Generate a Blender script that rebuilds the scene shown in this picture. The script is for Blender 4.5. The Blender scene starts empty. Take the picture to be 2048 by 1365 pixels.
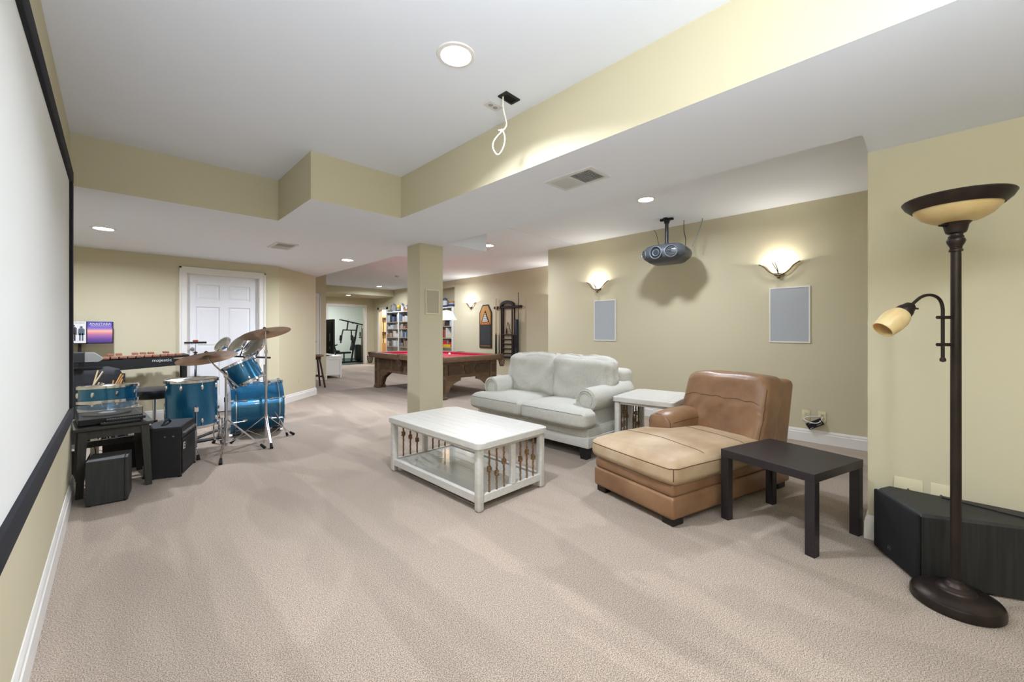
import bpy, bmesh, math, random
from mathutils import Vector, Matrix, noise
random.seed(7)
R = math.radians
SC = bpy.context.scene
COL = SC.collection

# ------------------------------------------------------------------ camera
F_PX, CX, HY, CAM_H = 811.0, 1024.0, 662.5, 1.21
TH = math.atan2(1024 - 228, F_PX)
cd = bpy.data.cameras.new('camera')
cd.sensor_width = 36.0
cd.lens = F_PX / 2048 * 36
cd.shift_y = -20.0 / 2048
cd.clip_start = 0.02
cam = bpy.data.objects.new('camera', cd)
cam.location = (0, 0, CAM_H)
cam.rotation_euler = (R(90), 0, -TH)
COL.objects.link(cam)
SC.camera = cam

# ------------------------------------------------------------------ world, view
w = bpy.data.worlds.new('world'); SC.world = w; w.use_nodes = True
w.node_tree.nodes['Background'].inputs[0].default_value = (0.05, 0.05, 0.05, 1)
w.node_tree.nodes['Background'].inputs[1].default_value = 1.0
SC.view_settings.view_transform = 'Standard'
SC.view_settings.look = 'None'
SC.view_settings.gamma = 1
SC.view_settings.use_curve_mapping = False
SC.view_settings.exposure = 0.26
K_CAN = 0.5      # strength of the recessed lights
K_SCONCE = 1.0


def area_light(name, loc, rot, power, size, color=(1, 0.95, 0.88), spread=180, parent=None):
    l = bpy.data.lights.new(name, 'AREA')
    l.shape = 'DISK'; l.size = size; l.energy = power; l.color = color; l.spread = R(spread)
    o = bpy.data.objects.new(name, l); o.location = loc; o.rotation_euler = rot
    COL.objects.link(o)
    if parent: o.parent = parent
    return o


def point_light(name, loc, power, radius, color=(1, 0.9, 0.75), parent=None):
    l = bpy.data.lights.new(name, 'POINT')
    l.energy = power; l.shadow_soft_size = radius; l.color = color
    o = bpy.data.objects.new(name, l); o.location = loc
    COL.objects.link(o)
    if parent: o.parent = parent
    return o


K_UP = 86         # strength of the uplight added in a made-up torchiere behind the viewer

# ------------------------------------------------------------------ helpers


def lin(c):
    if isinstance(c, str):
        c = [int(c[i:i + 2], 16) for i in (0, 2, 4)]
    r = []
    for x in c[:3]:
        x = x / 255.0
        r.append(x / 12.92 if x <= 0.04045 else ((x + 0.055) / 1.055) ** 2.4)
    return (*r, 1.0)


MATS = {}


def mat(name, col, rough=0.6, metal=0.0, col2=None, nscale=30.0, detail=4.0, bump=0.0, bscale=None, stretch=(1, 1, 1),
        emit=None, es=1.0, trans=0.0, ior=1.45, spec=None, coat=0.0, lo=0.35, hi=0.65, wave=None, alpha=1.0, sss=0.0):
    if name in MATS: return MATS[name]
    m = bpy.data.materials.new(name); m.use_nodes = True
    nt = m.node_tree; b = nt.nodes['Principled BSDF']
    b.inputs['Base Color'].default_value = lin(col)
    b.inputs['Roughness'].default_value = rough
    b.inputs['Metallic'].default_value = metal
    b.inputs['IOR'].default_value = ior
    b.inputs['Transmission Weight'].default_value = trans
    b.inputs['Coat Weight'].default_value = coat
    b.inputs['Alpha'].default_value = alpha
    if sss: b.inputs['Subsurface Weight'].default_value = sss
    if spec is not None: b.inputs['Specular IOR Level'].default_value = spec
    if emit:
        b.inputs['Emission Color'].default_value = lin(emit); b.inputs['Emission Strength'].default_value = es
    if col2 or bump:
        tc = nt.nodes.new('ShaderNodeTexCoord'); mp = nt.nodes.new('ShaderNodeMapping')
        mp.inputs['Scale'].default_value = stretch
        nt.links.new(tc.outputs['Object'], mp.inputs['Vector'])
    if col2:
        if wave:
            n = nt.nodes.new('ShaderNodeTexWave'); n.inputs['Scale'].default_value = nscale
            n.inputs['Distortion'].default_value = wave; n.inputs['Detail'].default_value = 3
            n.inputs['Detail Scale'].default_value = 2
        else:
            n = nt.nodes.new('ShaderNodeTexNoise'); n.inputs['Scale'].default_value = nscale; n.inputs['Detail'].default_value = detail
        nt.links.new(mp.outputs[0], n.inputs['Vector'])
        r = nt.nodes.new('ShaderNodeValToRGB')
        r.color_ramp.elements[0].position = lo; r.color_ramp.elements[0].color = lin(col)
        r.color_ramp.elements[1].position = hi; r.color_ramp.elements[1].color = lin(col2)
        nt.links.new(n.outputs[0], r.inputs[0]); nt.links.new(r.outputs[0], b.inputs['Base Color'])
    if bump:
        n2 = nt.nodes.new('ShaderNodeTexNoise'); n2.inputs['Scale'].default_value = bscale or nscale; n2.inputs['Detail'].default_value = 3
        nt.links.new(mp.outputs[0], n2.inputs['Vector'])
        bp = nt.nodes.new('ShaderNodeBump'); bp.inputs['Strength'].default_value = bump; bp.inputs['Distance'].default_value = 0.01
        nt.links.new(n2.outputs[0], bp.inputs['Height']); nt.links.new(bp.outputs[0], b.inputs['Normal'])
    MATS[name] = m
    return m


def snap(mb, pts, lift=0.0016):
    """pts moved onto the surface collected in mb"""
    from mathutils.bvhtree import BVHTree
    tr = BVHTree.FromPolygons([Vector(v) for v in mb.v], mb.f)
    out = []
    for p in pts:
        q, nn, _, _ = tr.find_nearest(Vector(p))
        out.append(q + (Vector(p) - q).normalized() * 0 + nn * 0 + (q - Vector(mb.c)).normalized() * lift)
    return out


class MB:
    """collects shapes and links them as ONE mesh object"""

    def __init__(self):
        self.v = []; self.f = []; self.mi = []; self.c = (0, 0, 0); self.M = Matrix.Identity(4)

    def at(self, x=0, y=0, z=0, rx=0, ry=0, rz=0):
        self.M = Matrix.Translation((x, y, z)) @ Matrix.Rotation(R(rz), 4, 'Z') @ Matrix.Rotation(R(ry), 4, 'Y') @ Matrix.Rotation(R(rx), 4, 'X')
        return self

    def add(self, vs, fs, m=0):
        o = len(self.v)
        self.v += [tuple(self.M @ Vector(p)) for p in vs]
        self.f += [tuple(i + o for i in f) for f in fs]; self.mi += [m] * len(fs)
        return self

    def box(self, x0, x1, y0, y1, z0, z1, m=0):
        return self.add([(x0, y0, z0), (x1, y0, z0), (x1, y1, z0), (x0, y1, z0), (x0, y0, z1), (x1, y0, z1), (x1, y1, z1), (x0, y1, z1)],
                        [(0, 3, 2, 1), (4, 5, 6, 7), (0, 1, 5, 4), (1, 2, 6, 5), (2, 3, 7, 6), (3, 0, 4, 7)], m)

    def rbox(self, x0, x1, y0, y1, z0, z1, r=0.01, seg=2, m=0):
        bm = bmesh.new(); bmesh.ops.create_cube(bm, size=1)
        for v in bm.verts:
            v.co = ((x0 + x1) / 2 + v.co.x * (x1 - x0), (y0 + y1) / 2 + v.co.y * (y1 - y0), (z0 + z1) / 2 + v.co.z * (z1 - z0))
        bmesh.ops.bevel(bm, geom=bm.edges[:], offset=r, segments=seg, profile=0.5, affect='EDGES')
        bm.verts.index_update()
        self.add([tuple(v.co) for v in bm.verts], [tuple(v.index for v in f.verts) for f in bm.faces], m)
        bm.free(); return self

    def prism(self, poly, z0, z1, m=0):
        n = len(poly)
        a = sum(poly[i][0] * poly[(i + 1) % n][1] - poly[(i + 1) % n][0] * poly[i][1] for i in range(n))
        if a < 0: poly = poly[::-1]
        vs = [(x, y, z0) for x, y in poly] + [(x, y, z1) for x, y in poly]
        fs = [tuple(range(n - 1, -1, -1)), tuple(range(n, 2 * n))] + [(i, (i + 1) % n, n + (i + 1) % n, n + i) for i in range(n)]
        return self.add(vs, fs, m)

    def ring(self, c, ax, u, r, n):
        w_ = ax.cross(u)
        return [tuple(c + (u * math.cos(2 * math.pi * i / n) + w_ * math.sin(2 * math.pi * i / n)) * r) for i in range(n)]

    def cyl(self, p0, p1, r0, r1=None, n=14, cap=True, m=0):
        p0, p1 = Vector(p0), Vector(p1); r1 = r0 if r1 is None else r1
        ax = (p1 - p0).normalized(); u = ax.orthogonal().normalized()
        vs = self.ring(p0, ax, u, r0, n) + self.ring(p1, ax, u, r1, n)
        fs = [(i, (i + 1) % n, n + (i + 1) % n, n + i) for i in range(n)]
        if cap: fs += [tuple(range(n - 1, -1, -1)), tuple(range(n, 2 * n))]
        return self.add(vs, fs, m)

    def tube(self, pts, r, n=8, m=0, smooth=0):
        pts = [Vector(p) for p in pts]
        for _ in range(smooth):
            q = [pts[0]]
            for a, b in zip(pts, pts[1:]):
                q += [a * 0.75 + b * 0.25, a * 0.25 + b * 0.75]
            pts = q + [pts[-1]]
        rs = r if isinstance(r, (list, tuple)) else [r] * len(pts)
        u = None; vs = []
        for i, p in enumerate(pts):
            t = (pts[min(i + 1, len(pts) - 1)] - pts[max(i - 1, 0)]).normalized()
            if u is None: u = t.orthogonal().normalized()
            else:
                u = u - t * u.dot(t); u = u.normalized() if u.length > 1e-6 else t.orthogonal().normalized()
            vs += self.ring(p, t, u, rs[i] if i < len(rs) else rs[-1], n)
        k = len(pts)
        fs = [(j * n + i, j * n + (i + 1) % n, (j + 1) * n + (i + 1) % n, (j + 1) * n + i) for j in range(k - 1) for i in range(n)]
        fs += [tuple(range(n - 1, -1, -1)), tuple(range((k - 1) * n, k * n))]
        return self.add(vs, fs, m)

    def lathe(self, prof, n=24, m=0, sx=1, sy=1, a0=0.0, a1=360.0):
        full = abs(a1 - a0) >= 360
        k = n if full else n + 1
        vs = []
        for r, z in prof:
            for i in range(k):
                a = R(a0 + (a1 - a0) * i / n)
                vs.append((r * math.cos(a) * sx, r * math.sin(a) * sy, z))
        fs = []
        for j in range(len(prof) - 1):
            for i in range(n):
                i2 = (i + 1) % k
                fs.append((j * k + i, j * k + i2, (j + 1) * k + i2, (j + 1) * k + i))
        if full:
            if prof[0][0] > 1e-5: fs.append(tuple(range(k - 1, -1, -1)))
            if prof[-1][0] > 1e-5: fs.append(tuple(range((len(prof) - 1) * k, len(prof) * k)))
        return self.add(vs, fs, m)

    def grid(self, fn, nu, nv, m=0, flip=False):
        vs = [fn(i / nu, j / nv) for j in range(nv + 1) for i in range(nu + 1)]
        fs = []
        for j in range(nv):
            for i in range(nu):
                q = (j * (nu + 1) + i, j * (nu + 1) + i + 1, (j + 1) * (nu + 1) + i + 1, (j + 1) * (nu + 1) + i)
                fs.append(q[::-1] if flip else q)
        return self.add(vs, fs, m)

    def cushion(self, sx, sy, sz, rr=0.05, puff=0.02, pside=0.0, nn=12, wr=0.0, wf=8.0, seed=0, fn=None, m=0):
        """a soft box sx*sy*sz centred on the origin; crown on +-z, optional side puff and wrinkles"""
        bm = bmesh.new(); bmesh.ops.create_cube(bm, size=2)
        bmesh.ops.subdivide_edges(bm, edges=bm.edges[:], cuts=nn, use_grid_fill=True)
        hx, hy, hz = sx / 2, sy / 2, sz / 2
        for v in bm.verts:
            p = v.co.copy(); q = Vector((p.x * hx, p.y * hy, p.z * hz))
            inn = Vector((max(-hx + rr, min(hx - rr, q.x)), max(-hy + rr, min(hy - rr, q.y)), max(-hz + rr, min(hz - rr, q.z))))
            d = q - inn
            if d.length > 1e-6: q = inn + d.normalized() * min(rr, max(abs(d.x), abs(d.y), abs(d.z)))
            cr = max(0, 1 - p.x * p.x) ** 0.6 * max(0, 1 - p.y * p.y) ** 0.6
            q.z += puff * cr * p.z
            if pside:
                q.x += pside * p.x * max(0, 1 - p.y * p.y) * max(0, 1 - p.z * p.z)
                q.y += pside * p.y * max(0, 1 - p.x * p.x) * max(0, 1 - p.z * p.z)
            if wr:
                q += d.normalized() * 0 + Vector((p.x, p.y, p.z)).normalized() * wr * noise.noise(Vector((q.x * wf, q.y * wf * 0.8, q.z * wf)) + Vector((seed * 3.1, 0, 0)))
            if fn: q = Vector(fn(q))
            v.co = q
        bm.verts.index_update()
        self.add([tuple(v.co) for v in bm.verts], [tuple(v.index for v in f.verts) for f in bm.faces], m)
        bm.free(); return self

    def mesh(self, name, mats, angle=35):
        me = bpy.data.meshes.new(name); me.from_pydata(self.v, [], self.f)
        for mm in (mats if isinstance(mats, (list, tuple)) else [mats]): me.materials.append(mm)
        me.polygons.foreach_set('material_index', self.mi)
        bm = bmesh.new(); bm.from_mesh(me); bmesh.ops.recalc_face_normals(bm, faces=bm.faces); bm.to_mesh(me); bm.free()
        me.shade_smooth(); me.set_sharp_from_angle(angle=R(angle)); me.update()
        return me

    def build(self, name, mats, parent=None, angle=35, label=None):
        o = bpy.data.objects.new(name, self.mesh(name, mats, angle)); COL.objects.link(o)
        if parent: o.parent = parent
        if label: o['label'] = label
        return o


def tag(o, label, cat, group=None, kind=None):
    o['label'] = label; o['category'] = cat
    if group: o['group'] = group
    if kind: o['kind'] = kind
    return o


def thing(name, label, cat, loc=(0, 0, 0), rz=0, group=None):
    o = bpy.data.objects.new(name, None); COL.objects.link(o)
    o.location = loc; o.rotation_euler = (0, 0, R(rz)); o.empty_display_size = 0.1
    return tag(o, label, cat, group)


def struct(name, mb, mats, label, cat='wall', angle=35):
    o = mb.build(name, mats, None, angle); tag(o, label, cat); o['kind'] = 'structure'
    return o


def share(src, name, parent, M=None, loc=None):
    o = bpy.data.objects.new(name, src.data); COL.objects.link(o); o.parent = parent
    if M is not None: o.matrix_local = M
    if loc is not None: o.location = loc
    return o


def dup(root, loc=None, rz=None, label=None):
    r = root.copy(); COL.objects.link(r)
    if loc is not None: r.location = loc
    if rz is not None: r.rotation_euler = (0, 0, R(rz))
    if label: r['label'] = label
    for ch in list(root.children):
        c = ch.copy(); COL.objects.link(c); c.parent = r
        for g in list(ch.children):
            d = g.copy(); COL.objects.link(d); d.parent = c
    return r


def text(name, body, parent, m, size, loc, rot, extrude=0.0004, sx=1.0, align='CENTER'):
    cu = bpy.data.curves.new(name, 'FONT'); cu.body = body; cu.size = size; cu.extrude = extrude
    cu.align_x = align; cu.align_y = 'CENTER'; cu.resolution_u = 2
    tmp = bpy.data.objects.new(name, cu); COL.objects.link(tmp)
    bpy.context.view_layer.update()
    me = bpy.data.meshes.new_from_object(tmp.evaluated_get(bpy.context.evaluated_depsgraph_get()))
    bpy.data.objects.remove(tmp); me.materials.clear(); me.materials.append(m)
    o = bpy.data.objects.new(name, me); COL.objects.link(o)
    o.location = loc; o.rotation_euler = rot; o.scale = (sx, 1, 1)
    if parent: o.parent = parent
    return o


def py(x, y, Y0):
    """the point of the upright plane Y = Y0 that a photo pixel looks at"""
    r = ray(x, y); t = Y0 / r.y
    return Vector((r.x * t, Y0, CAM_H + r.z * t))


def px(x, y, X0):
    r = ray(x, y); t = X0 / r.x
    return Vector((X0, r.y * t, CAM_H + r.z * t))


def ray(x, y):
    a = (x - CX) / F_PX
    return Vector((math.sin(TH) + a * math.cos(TH), math.cos(TH) - a * math.sin(TH), (HY - y) / F_PX))


def pz(x, y, z=0.0):
    """the point of the level z that a photo pixel looks at"""
    r = ray(x, y); t = (z - CAM_H) / r.z
    return Vector((r.x * t, r.y * t, z))


def pd(x, y, d):
    """the point at depth d along the view"""
    r = ray(x, y)
    return Vector((r.x * d, r.y * d, CAM_H + r.z * d))


def depth(x, y):
    return x * math.sin(TH) + y * math.cos(TH)


# ------------------------------------------------------------------ materials
M_WALL = mat('wall_paint_tan', 'cbc3a6', 0.75, bump=0.03, bscale=300)
M_CEIL = mat('ceiling_paint_white', 'e7ebf2', 0.8)
M_TRIM = mat('trim_paint_white', 'e6e3dd', 0.4)
M_DOOR = mat('door_paint_white', 'e4e4e6', 0.45)
M_BLACK = mat('black_plastic', '17171a', 0.45)
M_BLACKV = mat('black_vinyl_tolex', '1b1b1c', 0.7, col2='262627', nscale=250, bump=0.25, bscale=400)
M_BLACKW = mat('black_woodgrain', '1c1d1c', 0.55, col2='2b2b29', nscale=60, stretch=(1, 1, 0.05), bump=0.05)
M_CHROME = mat('chrome', 'd8d8da', 0.12, 1.0)
M_STEEL = mat('brushed_steel', '9a9a98', 0.35, 1.0)
M_RUBBER = mat('black_rubber', '141414', 0.8)
M_WHITE_WOOD = mat('white_painted_wood', 'd2d0ca', 0.3, col2='cac7be', nscale=8, stretch=(6, 0.6, 6))
M_BRONZE = mat('oiled_bronze', '3a302a', 0.42, 0.6, col2='2a2320', nscale=14, stretch=(1, 1, 0.3))
M_PLATE = mat('almond_plastic', 'd9cfae', 0.5)
M_DARK = mat('dark_gap', '0c0c0c', 0.9)
M_RED_CLOTH = mat('red_billiard_cloth', 'ba2846', 0.85, bump=0.05, bscale=600)


def carpet():
    m = bpy.data.materials.new('beige_carpet'); m.use_nodes = True; nt = m.node_tree; b = nt.nodes['Principled BSDF']
    b.inputs['Roughness'].default_value = 0.95; b.inputs['Specular IOR Level'].default_value = 0.1
    b.inputs['Sheen Weight'].default_value = 0.15
    tc = nt.nodes.new('ShaderNodeTexCoord')
    def noi(scale, detail, vec=None, dist=0.0):
        n = nt.nodes.new('ShaderNodeTexNoise'); n.inputs['Scale'].default_value = scale; n.inputs['Detail'].default_value = detail
        n.inputs['Distortion'].default_value = dist
        nt.links.new(vec or tc.outputs['Object'], n.inputs['Vector']); return n
    def ramp(n, lo, c0, hi, c1):
        r = nt.nodes.new('ShaderNodeValToRGB'); e = r.color_ramp.elements
        e[0].position = lo; e[0].color = c0; e[1].position = hi; e[1].color = c1
        nt.links.new(n.outputs[0], r.inputs[0]); return r
    mp = nt.nodes.new('ShaderNodeMapping'); mp.inputs['Scale'].default_value = (1.0, 0.16, 1); mp.inputs['Rotation'].default_value = (0, 0, R(-28))
    nt.links.new(tc.outputs['Object'], mp.inputs['Vector'])
    # brushed pile: broad swaths left by feet and the vacuum cleaner
    r1 = ramp(noi(2.1, 2, mp.outputs[0], 0.35), 0.46, (0.88, 0.88, 0.88, 1), 0.52, (1, 1, 1, 1))
    r2 = ramp(noi(240, 3), 0.38, lin('7f7062'), 0.62, lin('cfbdab'))
    r3 = ramp(noi(70, 2), 0.3, (0.9, 0.9, 0.9, 1), 0.7, (1, 1, 1, 1))
    def mul(a, c, fac=1.0):
        x = nt.nodes.new('ShaderNodeMix'); x.data_type = 'RGBA'; x.blend_type = 'MULTIPLY'; x.inputs[0].default_value = fac
        nt.links.new(a.outputs[0] if a.bl_idname != 'ShaderNodeMix' else a.outputs[2], x.inputs[6]); nt.links.new(c.outputs[0], x.inputs[7]); return x
    mp2 = nt.nodes.new('ShaderNodeMapping'); mp2.inputs['Scale'].default_value = (1.0, 0.3, 1); mp2.inputs['Rotation'].default_value = (0, 0, R(38))
    nt.links.new(tc.outputs['Object'], mp2.inputs['Vector'])
    r4 = ramp(noi(1.5, 3, mp2.outputs[0], 0.9), 0.485, (0.9, 0.9, 0.9, 1), 0.51, (1, 1, 1, 1))
    x = mul(mul(mul(r2, r3), r1), r4)
    nt.links.new(x.outputs[2], b.inputs['Base Color'])
    bp = nt.nodes.new('ShaderNodeBump'); bp.inputs['Strength'].default_value = 0.45; bp.inputs['Distance'].default_value = 0.01
    nt.links.new(noi(260, 3).outputs[0], bp.inputs['Height']); nt.links.new(bp.outputs[0], b.inputs['Normal'])
    return m


M_CARPET = carpet()

# ------------------------------------------------------------------ the setting
ZL, ZH = 2.25, 2.63        # low and high ceiling
XL, XR, XP, XK, XB = -0.225, 3.145, 5.42, 6.74, 6.92   # left wall, near right wall, projector wall, cue rack wall, bookcase wall
YB, YF = 7.30, 14.40       # door wall, far wall
struct('floor', MB().box(-2.0, 9.6, -2.4, YF + 0.02, -0.06, 0), M_CARPET, 'beige carpet floor with brushed pile marks', 'floor')
struct('floor_gym', MB().box(3.8, 9.6, YF + 0.02, 18.5, -0.06, 0.0), mat('gym_mat', '26302f', 0.7, col2='35403f', nscale=60), 'dark rubber gym floor beyond the far doorway', 'floor')
struct('ceiling', MB().box(-2.0, 9.6, -2.4, 18.5, ZH, ZH + 0.08), M_CEIL, 'smooth white painted high ceiling', 'ceiling')
# dropped ceiling around the high field: white underside, tan faces towards the screen
low = [(1.89, -2.3), (3.2, -2.3), (3.2, 0.232), (2.83, 0.232), (2.83, 4.0), (3.46, 4.0), (3.46, 5.09), (2.79, 5.09), (2.79, 10.4),
       (-1.9, 10.4), (-1.9, 4.27), (1.105, 4.27), (1.105, 3.385), (1.89, 3.385)]
mb = MB(); n = len(low)
mb.add([(x, y, ZL) for x, y in low], [tuple(range(n))], 0)
for i in range(n):
    a, b = low[i], low[(i + 1) % n]
    mb.add([(*a, ZL), (*b, ZL), (*b, ZH), (*a, ZH)], [(0, 1, 2, 3)], 1 if i in (10, 11, 12, 13) else 0)
o = struct('ceiling_soffit', mb, [M_CEIL, M_WALL], 'dropped ceiling soffit with white underside and tan stepped faces', 'ceiling', 20)

wl = struct('wall_left', MB().box(XL - 0.14, XL, -2.3, 4.45, 0, ZH), M_WALL, 'tan wall behind the projection screen')
struct('wall_left_recess', MB().box(-1.75, -1.6, 4.31, YB, 0, ZL).box(-1.7, XL - 0.14, 4.31, 4.45, 0, ZL), M_WALL, 'tan side wall of the recess past the screen')
DX0, DX1, DZ = 0.735, 1.62, 2.03     # opening of the six panel door
mb = MB().box(-1.75, DX0, YB, YB + 0.14, 0, ZL).box(DX1, 1.9, YB, YB + 0.14, 0, ZL).box(DX0, DX1, YB, YB + 0.14, DZ, ZL)
struct('wall_back', mb, M_WALL, 'tan wall with the white six panel door')
struct('wall_angled', MB().prism([(1.87, YB), (2.74, 8.13), (2.64, 8.24), (1.77, YB + 0.14)], 0, ZL), M_WALL, 'tan angled wall right of the white six panel door')
struct('wall_right', MB().box(XR, XP + 0.14, -2.3, 0.235, 0, ZH), M_WALL, 'tan wall behind the floor lamp')
struct('wall_projector', MB().box(XP, XK + 0.14, 0.235, 4.62, 0, ZH), M_WALL, 'tan wall with two sconces behind the projector')
struct('wall_rack', MB().box(XK, XK + 0.14, 4.62, 9.14, 0, ZH), M_WALL, 'tan wall carrying the cue rack')
by0, by1 = 13.42, 13.98             # doorway beside the bookcases
mb = MB().box(XB, XB + 0.12, 9.0, by0, 0, ZH).box(XB, XB + 0.12, by1, YF, 0, ZH).box(XB, XB + 0.12, by0, by1, 1.98, ZH)
struct('wall_bookcase', mb, M_WALL, 'tan wall behind the bookcases with a lit doorway')
gx0, gx1 = 5.27, 6.55               # opening to the exercise room
mb = MB().box(3.6, gx0, YF, YF + 0.12, 0, ZH).box(gx1, XB + 0.12, YF, YF + 0.12, 0, ZH).box(gx0, gx1, YF, YF + 0.12, 2.08, ZH)
struct('wall_far', mb, M_WALL, 'tan far wall with the opening to the exercise room')
struct('wall_hall', MB().box(-1.9, 3.76, 10.42, 10.54, 0, ZH).box(3.62, 3.76, 10.54, YF, 0, ZH), M_WALL, 'short tan wall with a white door past the angled wall')
struct('wall_behind', MB().box(-0.4, 5.5, -2.44, -2.3, 0, ZH), M_WALL, 'tan wall at the near end of the room')
struct('wall_gym', MB().box(3.7, 8.6, 17.9, 18.0, 0, ZH).box(3.6, 3.7, YF + 0.12, 18, 0, ZH).box(8.6, 8.7, YF + 0.12, 18, 0, ZH), mat('gym_paint_green', 'c9cec3', 0.7), 'pale green wall of the exercise room')
struct('wall_study', MB().box(8.9, 9.0, 12.2, YF, 0, ZH).box(XB + 0.12, 9.0, 12.1, 12.2, 0, ZH).box(XB + 0.12, 9.0, YF, YF + 0.12, 0, ZH), mat('study_paint_orange', 'dcc79a', 0.7), 'warm orange wall seen through the lit doorway')
# beam across the far end
mb = MB().box(3.76, XB, 12.9, YF, 2.40, ZH)
struct('ceiling_beam', mb, M_WALL, 'tan dropped beam in front of the exercise room', 'ceiling')
struct('trim_1', MB().box(XK + 0.01, XB, 9.14, 9.85, 2.44, 2.54).box(XK + 0.03, XB, 9.14, 9.83, 2.54, ZH), mat('cream_header', 'd9cfb2', 0.6), 'cream header over the near end of the bookcases', 'trim')

col = struct('column', MB().box(2.575, 2.90, 4.175, 4.46, 0, ZL), M_WALL, 'square tan column in the middle of the room', 'column')

yq = pz(1016, 456, ZH).y
struct('trim_7', MB().box(2.83, XP, yq - 0.006, yq + 0.006, ZH - 0.005, ZH - 0.0005), M_CEIL, 'thin seam strip across the alcove ceiling', 'trim')

# baseboards: a tall board with a moulded cap
BP = [(0, 0), (0.016, 0), (0.016, 0.098), (0.011, 0.104), (0.013, 0.112), (0.009, 0.124), (0.004, 0.137), (0, 0.137)]


def baseboard(name, pts, label):
    """pts: run along the floor, the room on the left hand side"""
    mb = MB()
    P = [Vector((x, y, 0)) for x, y in pts]
    off = []
    for i, p in enumerate(P):
        d0 = (P[i] - P[i - 1]).normalized() if i > 0 else None
        d1 = (P[i + 1] - P[i]).normalized() if i < len(P) - 1 else None
        n0 = Vector((-d0.y, d0.x, 0)) if d0 else None; n1 = Vector((-d1.y, d1.x, 0)) if d1 else None
        if n0 is None: nn_ = n1
        elif n1 is None: nn_ = n0
        else:
            nn_ = (n0 + n1); nn_ = nn_ / max(1e-6, nn_.dot(n0))
        off.append(nn_)
    k = len(BP); vs = []
    for p, o_ in zip(P, off):
        vs += [tuple(p + o_ * t + Vector((0, 0, z))) for t, z in BP]
    fs = [(j * k + i, j * k + i + 1, (j + 1) * k + i + 1, (j + 1) * k + i) for j in range(len(P) - 1) for i in range(k - 1)]
    fs += [tuple(range(k)), tuple(range((len(P) - 1) * k, len(P) * k))]
    mb.add(vs, fs)
    return struct(name, mb, M_TRIM, label, 'baseboard')


baseboard('baseboard_left', [(XL - 0.14, 4.45), (XL, 4.45), (XL, -2.3)], 'white baseboard under the projection screen')
baseboard('baseboard_back', [(0.63, YB), (-1.6, YB)], 'white baseboard left of the six panel door')
baseboard('baseboard_angled', [(2.64, 8.24), (2.74, 8.13), (1.87, YB), (1.74, YB)], 'white baseboard along the angled wall')
baseboard('baseboard_right', [(XR, -2.3), (XR, 0.235), (XP, 0.235)], 'white baseboard behind the black floor speaker')
baseboard('baseboard_projector', [(XP, 0.235), (XP, 4.62), (XK, 4.62)], 'white baseboard of the projector wall')
baseboard('baseboard_rack', [(XK, 4.62), (XK, 9.14)], 'white baseboard under the cue rack')
baseboard('baseboard_hall', [(3.76, 12.5), (3.76, 10.42), (3.74, 10.42)], 'white baseboard at the corner by the white cabinet')


def casing(name, x0, x1, z1, y, label, wdt=0.085, depth_=0.02, rot=None, n='trim'):
    """door casing on a wall face at y that looks towards -y"""
    mb = MB()
    for a, b in ((x0 - wdt, x0), (x1, x1 + wdt)):
        mb.box(a, b, y - depth_, y, 0, z1 + wdt)
    mb.box(x0, x1, y - depth_, y, z1, z1 + wdt)
    mb.box(x0 - wdt, x0 - wdt + 0.022, y - depth_ - 0.01, y - depth_, 0, z1 + wdt)
    mb.box(x1 + wdt - 0.022, x1 + wdt, y - depth_ - 0.01, y - depth_, 0, z1 + wdt)
    mb.box(x0 - wdt, x1 + wdt, y - depth_ - 0.01, y - depth_, z1 + wdt - 0.022, z1 + wdt)
    o = struct(name, mb, M_TRIM, label, 'trim')
    return o


casing('trim_2', DX0, DX1, DZ, YB, 'white casing around the six panel door')
# six panel door: slab with stiles, rails and raised panels
d1 = thing('door_1', 'white six panel door behind the drum kit', 'door', (DX0, YB + 0.05, 0)); d1['kind'] = 'structure'
dw = DX1 - DX0
MB().box(0.004, dw - 0.004, 0.012, 0.045, 0.012, DZ - 0.004).build('core', M_DOOR, d1)
fr = MB()
rails = [(0.012, 0.25), (0.83, 0.98), (1.56, 1.665), (1.885, DZ - 0.004)]
for a, b in ((0.004, 0.11), (dw / 2 - 0.055, dw / 2 + 0.055), (dw - 0.11, dw - 0.004)): fr.box(a, b, 0, 0.012, 0.012, DZ - 0.004)
for a, b in rails:
    fr.box(0.11, dw / 2 - 0.055, 0, 0.012, a, b); fr.box(dw / 2 + 0.055, dw - 0.11, 0, 0.012, a, b)
fr.build('stile_frame', M_DOOR, d1)
for (a, b) in ((0.11, dw / 2 - 0.055), (dw / 2 + 0.055, dw - 0.11)):
    for (c, d) in ((0.25, 0.83), (0.98, 1.56), (1.665, 1.885)):
        m_ = 0.012; q = 0.04
        pb = MB().add([(a + m_, 0.012, c + m_), (b - m_, 0.012, c + m_), (b - m_, 0.012, d - m_), (a + m_, 0.012, d - m_),
                       (a + q, 0.003, c + q), (b - q, 0.003, c + q), (b - q, 0.003, d - q), (a + q, 0.003, d - q)],
                      [(0, 1, 5, 4), (1, 2, 6, 5), (2, 3, 7, 6), (3, 0, 4, 7), (4, 5, 6, 7)])
        pb.build('panel', M_DOOR, d1, 10)
MB().at(0.06, 0, 0.95).cyl((0, 0, 0), (0, -0.05, 0), 0.012).at(0.06, -0.06, 0.95, 90).lathe([(0.0, -0.025), (0.02, -0.02), (0.028, 0), (0.02, 0.02), (0, 0.025)], 14).build('knob', M_STEEL, d1)
struct('trim_3', MB().box(DX0, DX0 + 0.012, YB, YB + 0.14, 0, DZ).box(DX1 - 0.012, DX1, YB, YB + 0.14, 0, DZ).box(DX0, DX1, YB, YB + 0.14, DZ - 0.004, DZ), M_TRIM, 'white jamb of the six panel door', 'trim')

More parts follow.
